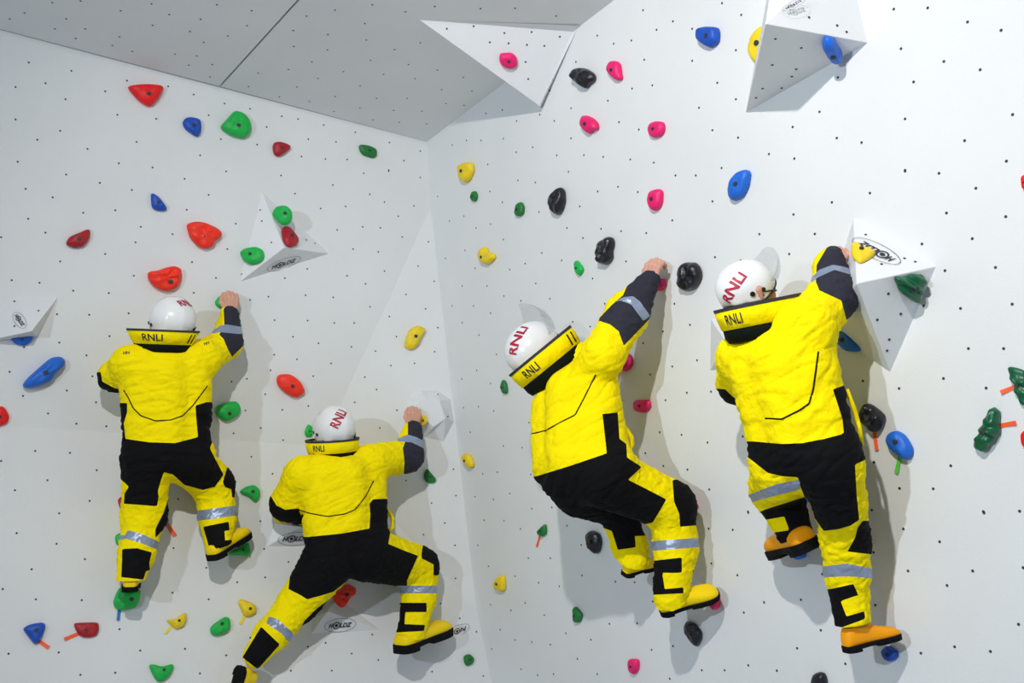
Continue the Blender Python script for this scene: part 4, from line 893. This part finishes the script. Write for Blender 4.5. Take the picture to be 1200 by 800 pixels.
# 2 : lowest, straddling the corner
person(dict(seed=2, cuff=.070, label='person in yellow and black dry suit and white helmet, lowest, left leg stretched out',
  hip=(408, 640, .36), head=(392, 505, .40), up=imgdir(.02, -1, -.12), hs=1.03, face=wdir(PLU, -.2), neck=(394, 532, .40), visor=(.62, 1.16), fold=.45,
  cones=[('torso', (381, 562, .38, 30), (383, 622, .36, 27)), ('torso', (425, 556, .38, 27), (428, 620, .36, 27)), ('torso', (355, 556, .38, 21), (436, 543, .38, 21)),
         ('torso', (384, 549, .40, 13), (410, 540, .40, 14)), ('torso', (403, 562, .41, 29), (406, 620, .39, 28)), ('torso', (386, 645, .36, 28), (428, 642, .36, 29)),
         ('armR', (436, 541, .38, 21), (477, 534, .22, 19)), ('armR', (477, 534, .22, 19), (484, 503, .16, 11)),
         ('armL', (354, 557, .37, 21), (337, 590, .22, 20)), ('armL', (337, 590, .22, 19), (352, 604, .10, 11)),
         ('legR', (426, 648, .35, 32), (490, 664, .16, 24)), ('legR', (490, 664, .16, 23), (491, 700, .16, 20)), ('legR', (491, 700, .16, 19), (487, 738, .18, 17)),
         ('legL', (386, 656, .34, 31), (350, 706, .20, 24)), ('legL', (350, 706, .20, 22), (318, 744, .17, 20)), ('legL', (318, 744, .17, 18), (300, 767, .17, 15))],
  hands=[((484, 500, .155), imgdir(.10, -1, 0), 1), ((352, 602, .10), imgdir(-.4, .5, -.3), -1)],
  boots=[((469, 766, .24), (524, 743, .05), (482, 728, .23), 'boot', 'legR'), ((281, 781, .17), (264, 838, .10), (318, 790, .03), 'boot', 'legL', None)],
  htext=[((397, 489), (.42, -.90), 29, 'RNLI')],
  collar=dict(c=(390, 529, .42), axis=(-.04, -1, .0), rt=31, rb=29, h=15, hd=9, text=((373, 524), 14), tabs=[]),
  prints=[('HH', (437, 519), (.5, -.8), 8)],
  straps=[([(450, 596, .28), (456, 600, .27), (460, 608, .26), (460, 618, .26), (455, 624, .26), (449, 620, .27), (452, 612, .27)], 2.6, 'yellow')],
  panels=[('piping', 'blackf', 0.7, [(350, 597), (362, 601), (384, 605), (404, 602), (416, 597), (428, 582), (438, 563)], ('torso',)),
    ('reflective_band', 'tape', 0, [(465, 686), (474, 686), (513, 686), (522, 686), (522, 695), (474, 695), (465, 696)], ('legR',)),
    ('reflective_band', 'tape', 0, [(315, 722), (325, 725), (343, 741), (346, 750), (338, 752), (330, 742), (312, 730)], ('legL',)),
    ('calf_patch', 'blackf', 0, [(462, 706), (500, 706), (500, 717), (475, 717), (474, 731), (498, 732), (497, 739), (462, 741)], ('legR',)),
    ('calf_patch', 'blackf', 0, [(306, 734), (328, 755), (302, 784), (284, 770)], ('legL',)),
    ('knee_patch', 'blackf', 0, [(494, 648), (497, 630), (530, 640), (530, 674), (508, 674), (508, 661), (494, 654)], ('legR',)),
    ('knee_patch', 'blackf', 0, [(351, 738), (357, 727), (372, 712), (388, 701), (395, 712), (362, 745)], ('legL',)),
    ('seat_panel', 'blackf', 0, [(345, 628), (360, 629), (400, 625), (433, 619), (434, 603), (433, 590), (437, 585), (451, 584), (462, 586), (462, 612), (457, 626), (455, 637), (474, 645), (490, 651), (477, 680), (477, 692), (410, 690), (405, 682), (391, 693), (375, 698), (360, 702), (352, 697), (338, 690)], ('torso',)+LEG),
    ('sleeve_band', 'tape', 0, [(464, 514), (478, 509), (488, 512), (503, 520), (503, 528), (482, 518), (466, 517)], ('armR',)),
    ('sleeve_patch', 'greyf', 0, [(478, 490), (500, 485), (512, 530), (500, 560), (473, 560), (474, 540), (472, 525), (478, 509)], ('armR',)),
    ('elbow_patch', 'blackf', 0, [(312, 575), (318, 582), (324, 592), (334, 597), (356, 595), (360, 612), (330, 620), (306, 600)], ('armL',))]))
# 3 : middle, leaning away from the right wall
person(dict(seed=3, cuff=.070, plane=PR, label='person in yellow and black dry suit and white helmet, raised fist on pink hold',
  hip=(690, 560, .50), head=(627, 412, .44), up=imgdir(-.60, -.72, .02), hs=1.03, face=wdir(PR, .0)+imgdir(.3, -.5, 0)*.5, neck=(652, 432, .46), visor=(1.15, 1.75), fold=.62,
  cones=[('torso', (652, 478, .46, 30), (660, 545, .52, 37)), ('torso', (694, 448, .42, 30), (704, 535, .46, 35)), ('torso', (670, 452, .44, 18), (708, 420, .42, 24)),
         ('torso', (656, 455, .45, 11), (680, 434, .45, 10)), ('torso', (670, 462, .48, 31), (676, 540, .54, 37)), ('torso', (672, 556, .52, 37), (712, 552, .48, 36)),
         ('armR', (706, 416, .42, 25), (735, 368, .27, 25)), ('armR', (735, 368, .27, 24), (761, 329, .14, 12.5)),
         ('armL', (680, 425, .36, 24), (694, 440, .22, 18)), ('armL', (694, 440, .22, 17), (706, 432, .13, 10)),
         ('legR', (712, 560, .46, 36), (786, 592, .20, 29)), ('legR', (786, 592, .20, 27), (792, 640, .18, 25)), ('legR', (792, 640, .20, 25), (796, 694, .20, 20)),
         ('legL', (680, 572, .46, 34), (722, 592, .22, 24)), ('legL', (722, 592, .22, 22), (738, 640, .20, 20)), ('legL', (738, 640, .20, 19), (742, 655, .20, 18))],
  hands=[((761, 332, .13), imgdir(.25, -1, 0), 1), ((702, 433, .12), imgdir(.8, -.35, -.3), -1)],
  boots=[((775, 719, .27), (843, 697, .06), (789, 680, .27), 'boot', 'legR'), ((731, 675, .26), (768, 663, .05), (740, 640, .25), 'boot', 'legL')],
  htext=[((605, 397), (.22, -.97), 44, 'RNLI')], ltall=.8,
  collar=dict(c=(646, 427, .455), axis=(-.62, -.76, -.03), rt=46, rb=44, h=22, hd=15, text=((614, 425), 22), tabs=[(664, 394), (669, 391)]),
  straps=[([(727, 494, .34), (734, 503, .32), (740, 512, .30), (741, 520, .30), (735, 530, .31), (737, 538, .32), (746, 544, .32)], 2.8, 'yellow')],
  panels=[('piping', 'blackf', 0.95, [(610, 511), (620, 509), (640, 504), (658, 494), (674, 486), (684, 467), (698, 439)], ('torso',)),
    ('reflective_band', 'tape', 0, [(755, 634.5), (818, 630), (828, 629), (828, 640), (818, 641), (755, 646)], ('legR',)),
    ('calf_patch', 'blackf', 0, [(755, 657), (764, 657), (799, 653), (799, 671), (776, 671), (779, 690), (801, 688), (801, 695), (760, 697)], ('legR',)),
    ('calf_patch', 'blackf', 0, [(812, 667), (828, 666), (828, 678), (812, 679)], ('legR',)),
    ('calf_patch', 'blackf', 0, [(700, 610), (722, 602), (741, 602), (742, 615), (762, 615), (762, 627), (744, 628), (745, 641), (724, 644), (717, 622), (706, 618)], ('legL',)),
    ('knee_patch', 'blackf', 0, [(790, 588), (788, 562), (815, 560), (830, 614), (797, 617), (796, 602)], ('legR',)),
    ('seat_panel', 'blackf', 0, [(615, 561), (631, 557), (670, 545), (711, 531), (709, 512), (706, 485), (724, 483), (726, 514), (734, 520), (735, 536), (752, 547), (736, 562), (760, 574), (781, 585), (774, 597), (765, 612), (740, 618), (690, 612), (620, 590)], ('torso',)+LEG),
    ('sleeve_band', 'tape', 0, [(718, 354), (731, 348), (742, 347), (750, 353), (762, 370), (754, 376), (740, 357), (728, 352)], ('armR',)),
    ('sleeve_patch', 'greyf', 0, [(748, 305), (780, 305), (776, 350), (760, 375), (731, 405), (725, 388), (715, 380), (700, 375), (716, 358), (730, 346)], ('armR',)),
    ('sleeve_patch', 'greyf', 0, [(705, 425), (722, 410), (735, 430), (722, 450), (708, 445)], ('armL',))]))
# 4 : rightmost, nearest
person(dict(seed=4, cuff=.098, plane=PR, label='person in yellow and black dry suit and amber boots, rightmost, gripping large white volume',
  hip=(945, 545, .42), head=(874, 340, .42), up=imgdir(-.18, -1, -.05), hs=.95, helmet=.82, hshift=.002, hlift=.010, open=.84, face=imgdir(.92, -.05, -.38), neck=(893, 392, .43), visor=(.85, 1.75), fold=.5,
  bootlabel='amber rubber boot with black sole',
  cones=[('torso', (893, 430, .42, 40), (916, 525, .42, 36)), ('torso', (940, 415, .40, 38), (965, 522, .40, 37)), ('torso', (872, 421, .42, 27), (945, 385, .40, 32)),
         ('torso', (890, 408, .43, 18), (918, 395, .42, 20)), ('torso', (916, 425, .44, 38), (940, 522, .44, 38)), ('torso', (918, 536, .42, 36), (968, 535, .40, 40)),
         ('armR', (945, 384, .39, 33), (976, 348, .24, 27)), ('armR', (976, 348, .24, 27), (972, 312, .17, 17)), ('armR', (972, 312, .17, 17), (976, 300, .14, 11)),
         ('armL', (870, 418, .41, 30), (867, 448, .26, 26)), ('armL', (867, 448, .26, 24), (892, 440, .12, 14)),
         ('legR', (973, 550, .38, 38), (984, 590, .32, 29)), ('legR', (984, 590, .32, 28), (990, 628, .24, 27)), ('legR', (990, 628, .24, 27), (993, 670, .22, 25)), ('legR', (993, 670, .20, 25), (1001, 724, .20, 20)),
         ('legL', (918, 548, .40, 38), (909, 572, .20, 30)), ('legL', (909, 572, .20, 28), (922, 602, .21, 22)), ('legL', (922, 602, .21, 22), (932, 634, .22, 20))],
  hands=[((973, 325, .13), imgdir(.30, -1, 0), 1), ((890, 440, .12), imgdir(.6, -.5, -.3), -1)],
  boots=[((992, 765, .27), (1054, 748, .05), (984, 718, .27), 'amber', 'legR'), ((951, 645, .26), (914, 651, .06), (934, 618, .26), 'amber', 'legL', .065)],
  htext=[((858, 337), (.60, -.80), 46, 'RNLI')], ltall=.85,
  collar=dict(c=(892, 379, .425), axis=(-.20, -.98, -.02), rt=50, rb=46, h=26, hd=16, text=((857, 364), 22), tabs=[(924, 354), (929, 352), (934, 348)]),
  prints=[],
  straps=[([(992, 456, .31), (1001, 478, .30), (1007, 500, .30), (1010, 522, .30)], 2.6, 'yellow')],
  panels=[('piping', 'blackf', 1.1, [(897, 490), (916, 491), (936, 481), (948, 473), (953, 456), (959, 412)], ('torso',)),
    ('reflective_band', 'tape', 0, [(872, 581), (884, 577), (910, 567), (937, 562), (938, 573), (888, 586), (875, 592)], ('legL', 'legR', 'torso')),
    ('reflective_band', 'tape', 0, [(955, 664), (968, 663), (993, 660), (1018, 665), (1030, 667), (1030, 679), (1018, 677), (995, 675), (970, 676), (955, 678)], ('legR',)),
    ('calf_patch', 'blackf', 0, [(884, 603), (896, 597), (937, 584), (952, 580), (956, 628), (930, 636), (898, 640), (898, 625), (925, 621), (919, 605), (896, 609), (884, 612)], ('legL',)),
    ('calf_patch', 'blackf', 0, [(960, 692), (973, 690), (1000, 684), (1006, 697), (985, 704), (992, 722), (1013, 716), (1014, 725), (986, 735), (970, 737)], ('legR',)),
    ('knee_patch', 'blackf', 0, [(1011, 610), (1030, 610), (1030, 650), (1018, 649), (993, 646), (1002, 630), (1005, 618)], ('legR',)),
    ('seat_panel', 'blackf', 0, [(865, 517), (883, 517), (916, 520), (940, 519), (966, 514), (989, 508), (987, 490), (976, 456), (990, 451), (1003, 478), (1012, 520), (1020, 536), (1002, 544), (1004, 580), (1007, 609), (996, 616), (982, 620), (965, 622), (950, 600), (938, 570), (935, 559), (918, 558), (900, 554), (882, 540), (872, 532)], ('torso',)+LEG),
    ('sleeve_band', 'tape', 0, [(948, 327), (953, 323), (960, 316), (976, 310), (992, 313), (1002, 320), (995, 321), (978, 316), (958, 325), (952, 331)], ('armR',)),
    ('sleeve_patch', 'greyf', 0, [(972, 285), (991, 290), (1003, 318), (1015, 334), (1012, 360), (992, 375), (986, 352), (960, 340), (956, 330), (957, 310)], ('armR',)),
    ('elbow_patch', 'blackf', 0, [(838, 455), (850, 456), (860, 466), (882, 467), (886, 480), (850, 485)], ('armL',))]))
